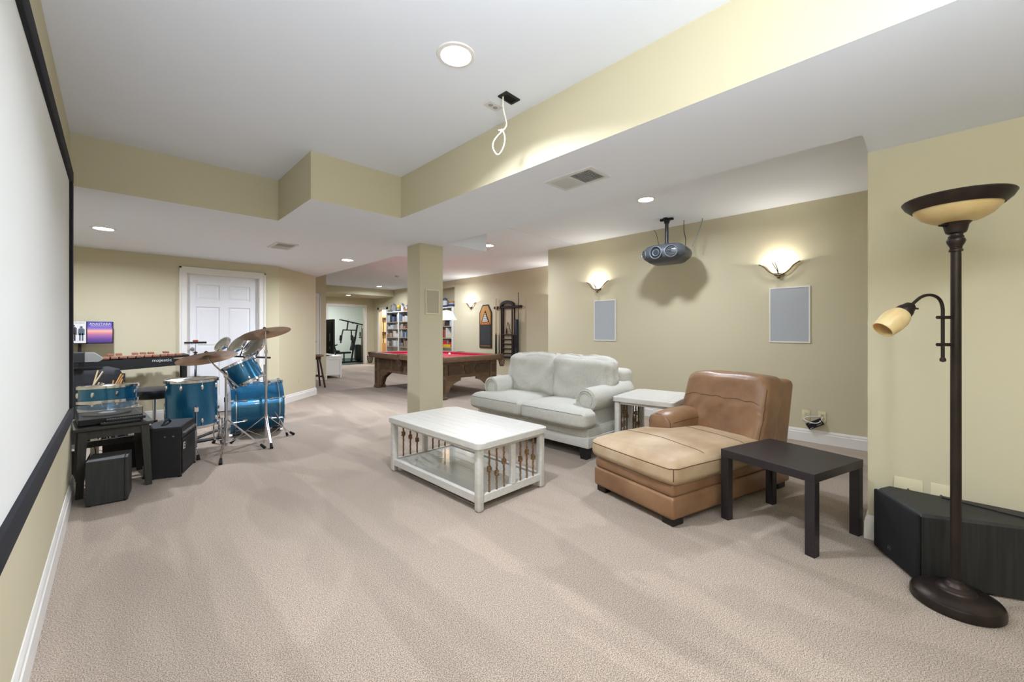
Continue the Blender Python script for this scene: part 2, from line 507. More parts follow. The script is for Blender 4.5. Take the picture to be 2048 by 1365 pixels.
# white door in the short hall wall
d2 = thing('door_2', 'white door edge past the angled wall with dark knob', 'door', (2.72, 10.40, 0)); d2['kind'] = 'structure'
MB().box(0, 0.82, -0.02, 0.02, 0.01, 2.03).build('slab', mat('warm_white_door', 'e3dcc8', 0.45), d2)
MB().at(0.75, -0.05, 0.95, 90).lathe([(0, -0.03), (0.02, -0.025), (0.03, 0), (0.02, 0.02), (0.012, 0.03)], 12).build('knob', M_BRONZE, d2)
casing('trim_4', 2.72, 3.54, 2.04, 10.42, 'white casing of the hall door past the angled wall')
casing('trim_5', gx0, gx1, 2.08, YF, 'white casing around the exercise room opening')
mb = MB()
mb.box(XB - 0.02, XB, by0 - 0.1, by0, 0, 2.06).box(XB - 0.02, XB, by1, by1 + 0.1, 0, 2.06).box(XB - 0.02, XB, by0 - 0.1, by1 + 0.1, 1.98, 2.06)
struct('trim_6', mb, M_TRIM, 'white casing of the doorway beside the bookcases', 'trim')


# ------------------------------------------------------------------ recessed lights
M_LENS = mat('lamp_lens_glow', 'ffffff', 0.5, emit='fffaf4', es=9.0)


def can(x, y, z, power, label, spread=168):
    t = thing('recessed_light', label, 'light', (x, y, z), 0, 'recessed ceiling lights')
    MB().lathe([(0.072, -0.001), (0.078, -0.008), (0.096, -0.006), (0.1, 0.0)], 32).build('trim_ring', M_TRIM, t)
    MB().lathe([(0.0, -0.0015), (0.074, -0.0015)], 28).build('lens', M_LENS, t)
    area_light('can_light', (0, 0, -0.012), (0, 0, 0), power * K_CAN, 0.14, (0.88, 0.95, 1.08), spread, t)
    return t


can(1.255, 1.69, ZH, 62, 'large round recessed light in the high ceiling near the dangling cord', 141)
can(4.09, 2.107, ZH, 55, 'round recessed light above the ceiling projector')
can(4.43, 5.065, ZH, 55, 'round recessed light right of the column with a star glare')
can(-0.076, 5.825, ZL, 88, 'round recessed light in the low ceiling by the screen edge')
can(2.432, 5.906, ZL, 92, 'round recessed light in the low ceiling left of the column')
can(6.01, 12.13, ZH, 45, 'small recessed light left of the column over the bookcases')
can(5.55, 13.4, 2.40, 25, 'small recessed light in the beam before the exercise room')
can(1.255, -0.75, ZH, 20, 'added unseen recessed light in the high ceiling behind the viewer')  # extra can out of view, added to brighten the room
can(5.6, 8.6, ZH, 85, 'added unseen recessed light hidden by the column above the pool table')  # made-up can kept behind the column, added to lift the pool area
g = area_light('gym_fill_light', (6.2, 16.2, ZH - 0.02), (0, 0, 0), 90, 0.3, (0.93, 0.97, 1.0))  # bare light without a fixture, added to brighten the exercise room
g = area_light('study_fill_light', (7.9, 13.4, ZH - 0.02), (0, 0, 0), 45, 0.3, (1.0, 0.92, 0.8))  # added fill for the study, no lamp modelled around it

# ================================================================== projection screen
t = thing('projection_screen', 'large white projection screen in a black velvet frame on the left wall', 'screen', (XL, 0, 0))
s0, s1, sb, st, fw = 0.95, 3.96, 0.625, 2.265, 0.085
M_VELVET = mat('black_velvet', '15151a', 0.9, col2='1f1f27', nscale=120, bump=0.1, bscale=300)
MB().box(0.004, 0.018, s0 + fw, s1 - fw, sb + fw, st - fw).build('screen_fabric', mat('matte_white_screen', 'e3e4e0', 0.85), t)
for nm, a in (('frame_rail', (s0, s1, st - fw, st)), ('frame_rail', (s0, s1, sb, sb + fw)), ('frame_stile', (s0, s0 + fw, sb + fw, st - fw)), ('frame_stile', (s1 - fw, s1, sb + fw, st - fw))):
    mb = MB(); y0, y1, z0, z1 = a
    mb.rbox(0.002, 0.034, y0, y1, z0, z1, 0.008, 2); mb.build(nm, M_VELVET, t)

# ================================================================== coffee table and end table with knotted ropes
M_ROPE = mat('twisted_jute_rope', '6d5138', 0.9, col2='9a7a58', nscale=90, stretch=(1, 1, 2.5), bump=0.5, bscale=200)
M_SHELF = mat('glossy_shelf_paint', 'd5d6d0', 0.12, col2='cfcfc8', nscale=6, stretch=(6, 0.6, 6))


def rope_mesh(h, knot):
    mb = MB()
    k = 40; pts = []; rs = []
    for i in range(k + 1):
        z = h * i / k
        pts.append((0.0012 * math.sin(z * 160), 0.0012 * math.cos(z * 160), z)); rs.append(0.0072 + 0.0012 * math.sin(z * 420))
    mb.tube(pts, rs, 8)
    kp = [(0.0105 * math.cos(a), 0.0105 * math.sin(a * 1.0), knot + 0.014 * math.sin(a * 1.5)) for a in [i * 0.5 for i in range(26)]]
    mb.tube(kp, 0.0078, 7)
    return mb


def rope_table(name, label, W, L, Hh, loc, rz, ropes_z, shelf=True, planks=True):
    t = thing(name, label, 'table', loc, rz)
    tt = 0.042
    poly = []
    rr = 0.045
    for cx_, cy_, a0 in ((W / 2 - rr, L / 2 - rr, 0), (-W / 2 + rr, L / 2 - rr, 90), (-W / 2 + rr, -L / 2 + rr, 180), (W / 2 - rr, -L / 2 + rr, 270)):
        for i in range(6): poly.append((cx_ + rr * math.cos(R(a0 + 18 * i)), cy_ + rr * math.sin(R(a0 + 18 * i))))
    top = MB().prism(poly, Hh - tt, Hh - 0.004).build('top_frame', M_WHITE_WOOD, t)
    # planks lie on the top with fine grooves between them
    npl = 7; x0 = -W / 2 + 0.07; pw = (W - 0.14) / npl
    for i in range(npl):
        MB().rbox(x0 + i * pw + 0.001, x0 + (i + 1) * pw - 0.001, -L / 2 + 0.09, L / 2 - 0.09, Hh - 0.006, Hh, 0.0015, 1).build('plank', M_WHITE_WOOD, top)
    MB().rbox(-W / 2 + 0.002, x0 - 0.001, -L / 2 + 0.05, L / 2 - 0.05, Hh - 0.006, Hh, 0.0015, 1).build('plank', M_WHITE_WOOD, top)
    MB().rbox(-x0 + 0.001, W / 2 - 0.002, -L / 2 + 0.05, L / 2 - 0.05, Hh - 0.006, Hh, 0.0015, 1).build('plank', M_WHITE_WOOD, top)
    for s in (-1, 1):
        MB().rbox(x0 + 0.001, -x0 - 0.001, s * (L / 2 - 0.046) - 0.043, s * (L / 2 - 0.046) + 0.043, Hh - 0.006, Hh, 0.0015, 1).build('breadboard_end', M_WHITE_WOOD, top)
    lw = 0.052
    for sx in (-1, 1):
        for sy in (-1, 1):
            cx_, cy_ = sx * (W / 2 - 0.02 - lw / 2), sy * (L / 2 - 0.02 - lw / 2)
            mb = MB().rbox(cx_ - lw / 2, cx_ + lw / 2, cy_ - lw / 2, cy_ + lw / 2, 0.0, Hh - tt, 0.014, 3)
            mb.build('leg', M_WHITE_WOOD, t)
    ap = 0.028; lx, ly = W / 2 - 0.02 - lw, L / 2 - 0.02 - lw
    for s in (-1, 1):
        MB().box(s * (W / 2 - 0.046) - 0.012, s * (W / 2 - 0.046) + 0.012, -ly, ly, Hh - tt - ap, Hh - tt).build('apron', M_WHITE_WOOD, t)
        MB().box(-lx, lx, s * (L / 2 - 0.046) - 0.012, s * (L / 2 - 0.046) + 0.012, Hh - tt - ap, Hh - tt).build('apron', M_WHITE_WOOD, t)
        MB().box(s * (W / 2 - 0.043) - 0.017, s * (W / 2 - 0.043) + 0.017, -ly, ly, 0.055, 0.105).build('bottom_rail', M_WHITE_WOOD, t)
        MB().box(-lx, lx, s * (L / 2 - 0.043) - 0.017, s * (L / 2 - 0.043) + 0.017, 0.055, 0.105).build('bottom_rail', M_WHITE_WOOD, t)
        MB().rbox(-0.022, 0.022, s * (L / 2 - 0.043) - 0.017, s * (L / 2 - 0.043) + 0.017, 0.105, Hh - tt - ap, 0.004, 1).build('post', M_WHITE_WOOD, t)
        hgt = Hh - tt - ap - 0.105
        gap = lx - 0.022
        for side in (-1, 1):
            for j in range(3):
                x = side * (0.022 + gap * (j + 0.9) / 3.8)
                kz = hgt * ropes_z[(j + (0 if side < 0 else 2) + (1 if s > 0 else 0)) % len(ropes_z)]
                o = rope_mesh(hgt + 0.004, kz).build('rope', M_ROPE, t)
                o.location = (x, s * (L / 2 - 0.043), 0.103); o.rotation_euler = (0, 0, j * 1.3 + side)
    ns = 6
    for i in range(ns):
        a = -lx + 2 * lx * i / ns
        MB().rbox(a + 0.0007, a + 2 * lx / ns - 0.0007, -ly - 0.03, ly + 0.03, 0.078, 0.096, 0.0015, 1).build('shelf_board', M_SHELF, t)
    return t


rope_table('coffee_table', 'long low white coffee table with knotted rope ends before the loveseat', 0.715, 1.225, 0.466, (2.055, 2.665, 0), 0.5, (0.62, 0.4, 0.55, 0.68, 0.5, 0.78))
rope_table('end_table', 'tall square white end table with rope sides beside the loveseat', 0.71, 0.58, 0.58, (3.80, 1.87, 0), 7, (0.3, 0.62, 0.75, 0.45, 0.6))

# ================================================================== loveseat
M_LINEN = mat('pale_grey_linen', 'cbc9bf', 0.9, col2='bbb9af', nscale=180, stretch=(1, 1, 0.25), bump=0.25, bscale=350)
M_PIPE = mat('grey_linen_piping', '8d8f86', 0.9)
t = thing('loveseat', 'pale grey linen loveseat with rolled arms and two loose back cushions', 'sofa', (3.07, 2.99, 0), 0)
# local: x = depth (front 0), y = along the seat
HL = 0.825           # half length over the arms
mb = MB().rbox(0.07, 0.98, -HL + 0.02, HL - 0.02, 0.115, 0.30, 0.02, 2)
mb.rbox(0.055, 0.97, -HL + 0.012, HL - 0.012, 0.115, 0.215, 0.01, 2)
mb.build('base', M_LINEN, t)
for s in (-1, 1):
    c = s * (HL - 0.15)
    mb = MB()
    # rolled arm: flat outer panel below, scroll on top
    prof = []
    r_ = 0.118; cz = 0.535
    for i in range(21):
        a = R(-62 + 250 * i / 20)
        prof.append((c + s * 0.015 + s * r_ * math.cos(a) * 1.05, cz + r_ * math.sin(a)))
    prof += [(c - s * 0.085, 0.29), (c + s * 0.085, 0.29)]
    vs = []; N = len(prof); xs = [0.185, 0.20, 0.5, 0.85, 0.93, 0.97]
    zo = [0, 0.0, 0.012, 0.05, 0.045, 0.0]; sc = [0.93, 1, 1, 0.97, 0.9, 0.75]
    for k_, x in enumerate(xs):
        for (y, z) in prof: vs.append((x, c + (y - c) * sc[k_], 0.29 + (z - 0.29) * (1 + zo[k_] * 2)))
    fs = [(j * N + i, j * N + (i + 1) % N, (j + 1) * N + (i + 1) % N, (j + 1) * N + i) for j in range(len(xs) - 1) for i in range(N)]
    fs += [tuple(range(N)), tuple(range((len(xs) - 1) * N, len(xs) * N))]
    mb.add(vs, fs)
    arm = mb.build('arm', M_LINEN, t, 40)
    MB().tube([(0.18, c + s * 0.012 + 0.075 * math.cos(R(a)), cz + 0.075 * math.sin(R(a))) for a in range(-40, 230, 15)], 0.005, 6).build('piping', M_LINEN, arm)
    mb = MB()
    for i in range(28):
        a = R(-62 + 245 * i / 27)
        y_, z_ = c + s * 0.015 + s * 0.097 * math.cos(a), cz + 0.097 * math.sin(a)
        mb.at(0.183, y_, z_).lathe([(0.0, -0.012), (0.009, -0.006), (0.011, 0.0), (0.009, 0.006), (0, 0.012)], 6)
    mb.build('pleat', M_LINEN, arm)
mb = MB().rbox(0.76, 1.02, -HL + 0.08, HL - 0.08, 0.28, 0.80, 0.06, 4)
mb.build('back_frame', M_LINEN, t)


def seat_fn(side):
    def fn(q):
        # T cushion: wing in front of the arm
        x, y, z = q
        o_ = y * side
        if o_ > 0.17:
            if x > -0.2: y = side * (0.17 + (o_ - 0.17) * 0.25)
        return (x, y, z)
    return fn


cw = HL + 0.015
for s in (-1, 1):
    cen = s * cw / 2

    def tf(q, s=s):
        x, y, z = q
        o_ = y * s
        lim = cw / 2 - 0.2
        if o_ > lim:
            k_ = max(0.0, min(1.0, (x + 0.225) / 0.05))
            o_ = o_ * (1 - k_) + (lim + (o_ - lim) * 0.2) * k_
        return (x, o_ * s, z)
    sm_ = MB().at(0.365, cen, 0.385).cushion(0.80, cw - 0.012, 0.165, 0.05, 0.03, 0.012, 18, 0.006, 9, s + 3, tf); sm_.c = (0.365, cen, 0.385)
    sc_ = sm_.build('seat_cushion', M_LINEN, t, 60)
    for zz in (0.066, -0.066):
        pp_ = [tf((-0.42, y, zz)) for y in [(-cw / 2 + 0.03) + (cw - 0.06) * i / 24 for i in range(25)]]
        MB().tube(snap(sm_, [(p[0] + 0.365, p[1] + cen, p[2] + 0.385) for p in pp_]), 0.0036, 6).build('piping', M_PIPE, sc_)

    def bf(q, s=s):
        x, y, z = q
        # bulging, slumped pillow; sag at the middle of the top
        z2 = z - 0.03 * max(0, z / 0.25) * (1 - (y / 0.36) ** 2) * 0.2
        return (x + 0.15 * (z + 0.2) + 0.0, y * (1.0 - 0.05 * z), z2 + 0.018 * noise.noise(Vector((y * 9, z * 7, s * 5.0))))
    bc = MB().at(0.60, s * (HL - 0.15) * 0.53 + 0.0, 0.69).cushion(0.27, 0.73, 0.48, 0.075, 0.012, 0.035, 26, 0.03, 7.5, s * 2 + 9, bf)
    bo = bc.build('back_cushion', M_LINEN, t, 70)
    bc.c = (0.6, s * (HL - 0.15) * 0.53, 0.69)
    pts = []
    for i in range(41):
        y = -0.35 + 0.70 * i / 40
        q = bf((-0.02 + 0.03 * math.sin(y * 11 + s), y, 0.30 + 0.02 * (abs(y) / 0.35) ** 4))
        pts.append((q[0] + 0.6, q[1] + s * (HL - 0.15) * 0.53, q[2] + 0.69))
    MB().tube(snap(bc, pts, 0.003), 0.006, 6).build('welt_seam', M_LINEN, bo)
    pts = [(q[0] + 0.6, q[1] + s * (HL - 0.15) * 0.53, q[2] + 0.69) for q in [bf((-0.03, -0.42, -0.2 + 0.43 * i / 20)) for i in range(21)]]
    MB().tube(snap(bc, pts, 0.002), 0.005, 6).build('welt_seam', M_LINEN, bo)
for x in (0.12, 0.9):
    for s in (-1, 1):
        mb = MB(); a, b = 0.045, 0.034
        y = s * (HL - 0.09)
        mb.add([(x - b, y - b, 0), (x + b, y - b, 0), (x + b, y + b, 0), (x - b, y + b, 0), (x - a, y - a, 0.117), (x + a, y - a, 0.117), (x + a, y + a, 0.117), (x - a, y + a, 0.117)],
               [(0, 3, 2, 1), (4, 5, 6, 7), (0, 1, 5, 4), (1, 2, 6, 5), (2, 3, 7, 6), (3, 0, 4, 7)]).build('foot', mat('dark_stained_foot', '1e1c1e', 0.4), t)

# ================================================================== leather chaise
M_LEATH = mat('brown_leather', '7a583d', 0.38, col2='947152', nscale=5, detail=6, bump=0.12, bscale=60, lo=0.3, hi=0.7)
M_LEATHW = mat('worn_tan_leather', 'a08564', 0.5, col2='c4ae90', nscale=3.2, detail=6, bump=0.12, bscale=60, lo=0.3, hi=0.68)
M_STITCH = mat('dark_leather_seam', '5a3d28', 0.7)
# local: x along the length (foot end 0), y across (near side 0 .. far side W)
CW = 0.72
t = thing('chaise', 'brown leather chaise with one arm and a worn tan seat cushion', 'chaise', (2.43, 1.075, 0), -14.5)
MB().rbox(0.0, 1.36, 0.0, CW, 0.045, 0.185, 0.022, 3).build('base', M_LEATH, t)
MB().rbox(0.005, 1.34, 0.006, CW - 0.006, 0.18, 0.265, 0.026, 3).build('base_band', M_LEATH, t)


def cf(q):
    x, y, z = q
    # narrower beside the arm, sagging towards the sides
    if x > -0.02 and y > 0.13: y = 0.13 + (y - 0.13) * (1 - 0.9 * min(1, (x + 0.02) / 0.09))
    return (x, y, z - 0.02 * max(0, z) / 0.08 * (abs(x) / 0.6) ** 3)


LX = 1.13
cm_ = MB().at(LX / 2 - 0.02, CW / 2, 0.335).cushion(LX, CW + 0.045, 0.155, 0.05, 0.034, 0.012, 24, 0.006, 5, 4, cf); cm_.c = (LX / 2 - 0.02, CW / 2, 0.335)
cu = cm_.build('seat_cushion', M_LEATHW, t, 70)
e0, e1 = LX / 2, (CW + 0.045) / 2


def cw_(pts): return [(p[0] + LX / 2 - 0.02, p[1] + CW / 2, p[2] + 0.335) for p in pts]


for x_ in (-0.24, 0.22):
    ye = e1 if x_ < 0 else 0.12
    MB().tube(snap(cm_, cw_([cf((x_, -e1 + (e1 + ye) * i / 24, 0.2)) for i in range(25)])), 0.0024, 5).build('seam', M_STITCH, cu)
loop = [(-e0 - 0.05, e1 - 0.02 - (2 * e1 - 0.04) * i / 16, 0.052) for i in range(17)] + [(-e0 - 0.03, -e1 - 0.0, 0.052), (-e0 - 0.02, -e1 - 0.02, 0.052), (-e0, -e1 - 0.03, 0.052)] + [(-e0 + 0.02 + (2 * e0 - 0.07) * i / 20, -e1 - 0.05, 0.052) for i in range(21)]
MB().tube(snap(cm_, cw_(loop)), 0.0026, 5).build('seam', M_STITCH, cu)
MB().tube(snap(cm_, cw_([(-e0 - 0.02, -e1 - 0.02, -0.06 + 0.11 * i / 5) for i in range(6)])), 0.0026, 5).build('seam', M_STITCH, cu)
# arm on the far side, rising a little towards the back
mb = MB()
sec = []
for k_, (x, zt) in enumerate(((0.60, 0.515), (0.62, 0.535), (0.75, 0.555), (0.95, 0.565), (1.15, 0.56), (1.3, 0.55))):
    y0, y1 = CW - 0.215, CW + 0.01
    ins = 0.02 if k_ == 0 else 0.0
    sec.append([(x, y0 + ins, 0.19), (x, y0 + ins, zt - 0.07), (x, y0 + 0.015 + ins, zt - 0.03), (x, y0 + 0.055, zt - 0.004), (x, (y0 + y1) / 2, zt + 0.004 - ins * 0.4),
                (x, y1 - 0.055, zt - 0.004), (x, y1 - 0.015 - ins, zt - 0.03), (x, y1 - ins, zt - 0.07), (x, y1 - ins, 0.19)])
N = 9
vs = [p for s_ in sec for p in s_]
fs = [(j * N + i, j * N + (i + 1) % N, (j + 1) * N + (i + 1) % N, (j + 1) * N + i) for j in range(5) for i in range(N)] + [tuple(range(N)), tuple(range(5 * N, 6 * N))]
mb.add(vs, fs)
arm = mb.build('arm', M_LEATH, t, 55)
MB().tube([(0.612, CW - 0.215, 0.28), (0.612, CW - 0.214, 0.46), (0.614, CW - 0.19, 0.508), (0.616, CW - 0.1, 0.536), (0.616, CW - 0.01, 0.508), (0.614, CW + 0.004, 0.45)], 0.003, 5, smooth=1).build('seam', M_STITCH, arm)
MB().tube([(0.64, CW - 0.2165, 0.475), (0.8, CW - 0.2165, 0.487), (1.0, CW - 0.2165, 0.496)], 0.0022, 5, smooth=1).build('seam', M_STITCH, arm)


def bk(q):
    x, y, z = q
    k_ = max(0.0, min(1.0, (0.1 - z) / 0.06)) * (0.5 + 0.5 * max(0, y / 0.34))
    wr = 0.03 * k_ * noise.noise(Vector((y * 13 + z * 9, z * 4 - y * 7, 2.0))) + 0.004 * noise.noise(Vector((y * 6, z * 6, 5.0)))
    return (x + 0.30 * (z + 0.2) * 0.9 + (wr if x < 0 else 0), y, z + (0.0 if z < 0 else -0.02 * (abs(y) / 0.34) ** 4))


bm_ = MB().at(1.06, CW / 2 - 0.01, 0.60).cushion(0.25, CW - 0.02, 0.53, 0.06, 0.008, 0.008, 28, 0.010, 7, 8, bk); bm_.c = (1.1, CW / 2, 0.6)
bo = bm_.build('back_cushion', M_LEATH, t, 70)
def bw_(pts): return [(p[0] + 1.06, p[1] + CW / 2 - 0.01, p[2] + 0.6) for p in pts]
MB().tube(snap(bm_, bw_([bk((-0.2, -0.33 + 0.66 * i / 24, 0.10)) for i in range(25)])), 0.0026, 5).build('seam', M_STITCH, bo)
MB().tube(snap(bm_, bw_([bk((-0.17, -0.40, -0.22 + 0.45 * i / 16)) for i in range(17)])), 0.0026, 5).build('seam', M_STITCH, bo)


def bfr(q):
    x, y, z = q
    return (x + 0.20 * (z + 0.2), y, z)


MB().at(1.225, CW / 2 - 0.008, 0.505).cushion(0.25, CW - 0.022, 0.65, 0.05, 0.0, 0.0, 14, 0, 1, 0, bfr).build('back_frame', M_LEATH, t, 60)
for x in (0.07, 1.27):
    for y in (0.06, CW - 0.06):
        MB().rbox(x - 0.05, x + 0.05, y - 0.045, y + 0.045, 0, 0.05, 0.006, 1).build('foot', mat('dark_block_foot', '201a18', 0.5), t)

# ================================================================== black side table
M_BB = mat('black_brown_veneer', '1f1b1c', 0.42, col2='2b2527', nscale=10, stretch=(1, 18, 18), lo=0.3, hi=0.7)
t = thing('side_table', 'plain black square side table between the chaise and the floor lamp', 'table', (2.987, 0.592, 0), -16.5)
S = 0.27
MB().rbox(-S, S, -S, S, 0.40, 0.448, 0.002, 1).build('top', M_BB, t)
for sx in (-1, 1):
    for sy in (-1, 1):
        MB().rbox(sx * (S - 0.0255) - 0.0245, sx * (S - 0.0255) + 0.0245, sy * (S - 0.0255) - 0.0245, sy * (S - 0.0255) + 0.0245, 0, 0.40, 0.002, 1).build('leg', M_BB, t)

# ================================================================== floor lamp
M_AMBER = mat('amber_alabaster_glass', 'd0ab72', 0.35, col2='e2cb9c', nscale=7, detail=5, lo=0.3, hi=0.7, sss=0.2)
t = thing('floor_lamp', 'tall bronze torchiere floor lamp with amber bowl and reading arm', 'floor lamp', (2.655, -0.095, 0), 0)
MB().lathe([(0, 0), (0.142, 0), (0.147, 0.006), (0.147, 0.034), (0.142, 0.044), (0.128, 0.05), (0.122, 0.056), (0.1, 0.062), (0.066, 0.068), (0.062, 0.074), (0.056, 0.076), (0.05, 0.083), (0.04, 0.086), (0.033, 0.097), (0.026, 0.102), (0.022, 0.115), (0, 0.115)], 48).build('base', M_BRONZE, t)
LT = 0.022  # the pole leans a little
def lx(z): return -0.012 * (z / 1.7) * 1.0
MB().tube([(0, 0, 0.1), (lx(0.6), 0, 0.6), (lx(1.2), 0, 1.2), (lx(1.56), 0, 1.56)], [0.018, 0.018, 0.0175, 0.017], 20).build('pole', M_BRONZE, t)
MB().at(lx(1.57), 0, 1.56).lathe([(0.0, 0), (0.0225, 0), (0.0225, 0.008), (0.019, 0.012), (0.02, 0.02), (0.027, 0.034), (0.031, 0.046), (0.028, 0.056), (0.024, 0.06), (0.026, 0.064), (0.022, 0.07), (0.022, 0.076), (0.032, 0.082), (0.036, 0.095), (0.04, 0.115), (0.052, 0.13), (0.0, 0.13)], 28).build('collar', M_BRONZE, t)
mb = MB().at(lx(1.6), 0, 1.685)
mb.lathe([(0.045, 0.0), (0.08, 0.01), (0.112, 0.03), (0.136, 0.06), (0.143, 0.083), (0.139, 0.083), (0.131, 0.062), (0.108, 0.036), (0.08, 0.016), (0.04, 0.006)], 48)
mb.build('bowl_shade', M_AMBER, t)
MB().at(lx(1.6), 0, 1.765).lathe([(0.136, -0.012), (0.142, -0.016), (0.164, 0.006), (0.175, 0.027), (0.171, 0.033), (0.16, 0.025), (0.136, 0.0), (0.136, -0.012)], 56).build('rim', M_BRONZE, t)
MB().cyl((lx(1.6) - 0.03, 0.03, 1.672), (lx(1.6) - 0.062, 0.052, 1.672), 0.0045, None, 8).build('switch', M_BRONZE, t)
# reading arm, in the picture plane towards the left: direction u
u = Vector((-math.cos(TH), math.sin(TH), 0))
b0 = Vector((lx(1.2), 0, 0))
for z in (1.27, 1.15): MB().cyl(b0 + Vector((0, 0, z)) + u * 0.012, b0 + Vector((0, 0, z)) + u * 0.082, 0.0075, None, 10).build('arm_bracket', M_BRONZE, t)
q = [b0 + u * 0.058 + Vector((0, 0, z)) for z in (1.09, 1.18, 1.28, 1.315)]
q += [b0 + u * 0.07 + Vector((0, 0, 1.352)), b0 + u * 0.105 + Vector((0, 0, 1.371)), b0 + u * 0.15 + Vector((0, 0, 1.365)), b0 + u * 0.19 + Vector((0, 0, 1.33)), b0 + u * 0.2 + Vector((0, 0, 1.318))]
MB().tube(q, 0.0065, 10, smooth=2).build('reading_arm', M_BRONZE, t)
MB().at(*(b0 + u * 0.058 + Vector((0, 0, 1.082)))).lathe([(0, -0.01), (0.009, -0.006), (0.011, 0.002), (0.008, 0.01), (0, 0.012)], 12).build('finial', M_BRONZE, t)
# head: axis along down-left
hd = (u * 0.72 + Vector((0, 0, -0.62))).normalized()
base_p = b0 + u * 0.198 + Vector((0, 0, 1.322))
Mx = Matrix.Translation(base_p) @ hd.to_track_quat('Z', 'Y').to_matrix().to_4x4()
mb = MB(); mb.M = Mx
mb.lathe([(0, -0.008), (0.012, -0.006), (0.022, 0.004), (0.026, 0.02), (0.031, 0.03), (0.034, 0.05), (0.033, 0.052), (0, 0.05)], 24).build('socket', M_BRONZE, t)
mb = MB(); mb.M = Mx
mb.lathe([(0.028, 0.045), (0.04, 0.06), (0.047, 0.085), (0.048, 0.11), (0.044, 0.145), (0.041, 0.165), (0.038, 0.165), (0.041, 0.14), (0.044, 0.11), (0.043, 0.088), (0.036, 0.064), (0.025, 0.05)], 28).build('glass_shade', M_AMBER, t)
mb = MB(); mb.M = Mx
mb.cyl((0.03, 0, 0.02), (0.05, 0.0, 0.026), 0.004, None, 8).build('switch', M_BRONZE, t)
o = MB().tube([(2.78, -0.13, 0.006), (2.85, -0.19, 0.004), (2.93, -0.28, 0.004), (2.95, -0.5, 0.004), (3.05, -0.9, 0.004)], 0.004, 6, smooth=2).build('lamp_cord', M_BRONZE)
tag(o, 'dark power cord running from the floor lamp base', 'cord')

# made-up torchiere behind the viewer, added so its uplight brightens the ceiling
t = thing('torchiere', 'added uplight torchiere behind the viewer, standing in for a bounced flash', 'floor lamp', (0.12, -0.42, 0))
MB().lathe([(0, 0), (0.13, 0), (0.13, 0.02), (0.03, 0.035), (0, 0.035)], 32).build('base', M_BRONZE, t)
MB().cyl((0, 0, 0.03), (0, 0, 1.34), 0.012, None, 12).build('pole', M_BRONZE, t)
MB().at(0, 0, 1.335).lathe([(0.02, 0), (0.11, 0.03), (0.185, 0.08), (0.21, 0.112), (0.205, 0.112), (0.18, 0.085), (0.1, 0.036), (0.0, 0.008)], 40).build('bowl_shade', M_BRONZE, t)
area_light('added_uplight', (0, 0, 1.447), (R(180), 0, 0), K_UP, 0.4, (0.88, 0.95, 1.07), 172, t)

# ================================================================== black floor speaker
t = thing('floor_speaker', 'big black wedge shaped floor speaker behind the lamp', 'speaker', (0, 0, 0))
HS = 0.335
A, B, C, D, E_ = (3.045, 0.185), (2.745, 0.012), (2.985, -0.5), (3.12, -0.5), (3.12, 0.14)
MB().prism([A, B, C, D, E_], 0.012, HS - 0.012).build('cabinet', M_BLACKW, t, 20)
sh = lambda P, k=0.008: [(3.0 + (x - 3.0) * (1 - k), -0.1 + (y + 0.1) * (1 - k)) for x, y in P]
mb = MB()
P5 = [A, B, C, D, E_]; Q5 = [(A[0] + 0.003, A[1] - 0.012), (B[0] + 0.018, B[1] - 0.002), (C[0] + 0.006, C[1] + 0.005), D, E_]
vs = [(*p, HS - 0.012) for p in P5] + [(*p, HS) for p in Q5]
mb.add(vs, [tuple(range(5, 10))] + [(i, (i + 1) % 5, 5 + (i + 1) % 5, 5 + i) for i in range(5)]).build('top_panel', M_BLACKW, t, 10)
# grille in front of the face A-B
fa = Vector((B[0] - A[0], B[1] - A[1], 0)); ln = fa.length; fa.normalize(); nrm = Vector((fa.y, -fa.x, 0))
if nrm.x > 0: nrm = -nrm
gx = MB(); gx.M = Matrix.Translation(Vector((*A, 0.0)) + nrm * 0.0) @ Matrix(((fa.x, nrm.x, 0, 0), (fa.y, nrm.y, 0, 0), (0, 0, 1, 0), (0, 0, 0, 1)))
gx.rbox(0.0, ln, 0.0, 0.022, 0.014, HS - 0.004, 0.009, 2).build('grille', mat('black_speaker_cloth', '0f0f10', 0.9, col2='18181a', nscale=400), t)
lp = Vector((*A, 0)) + fa * (ln * 0.42) + nrm * 0.0235
ang = math.atan2(fa.y, fa.x)
mb = MB(); mb.M = Matrix.Translation(lp + Vector((0, 0, 0.07))) @ Matrix.Rotation(ang, 4, 'Z')
mb.at; mb.tube([(0.012 * math.cos(R(a)), 0, 0.012 * math.sin(R(a))) for a in range(0, 375, 15)], 0.0012, 5)
for a in (90, 210, 330): mb.tube([(0, 0, 0), (0.009 * math.cos(R(a)), 0, 0.009 * math.sin(R(a)))], 0.0016, 5)
mb.build('logo', M_STEEL, t)
for x, y in ((3.03, 0.13), (2.79, 0.0), (2.98, -0.44), (3.1, -0.44)):
    MB().cyl((x, y, 0), (x, y, 0.014), 0.012, None, 10).build('foot', M_RUBBER, t)
MB().prism([(3.09, -0.06), (3.115, -0.06), (3.115, -0.42), (3.0, -0.42)], HS - 0.002, HS + 0.006).build('rear_plate', M_BLACK, t)

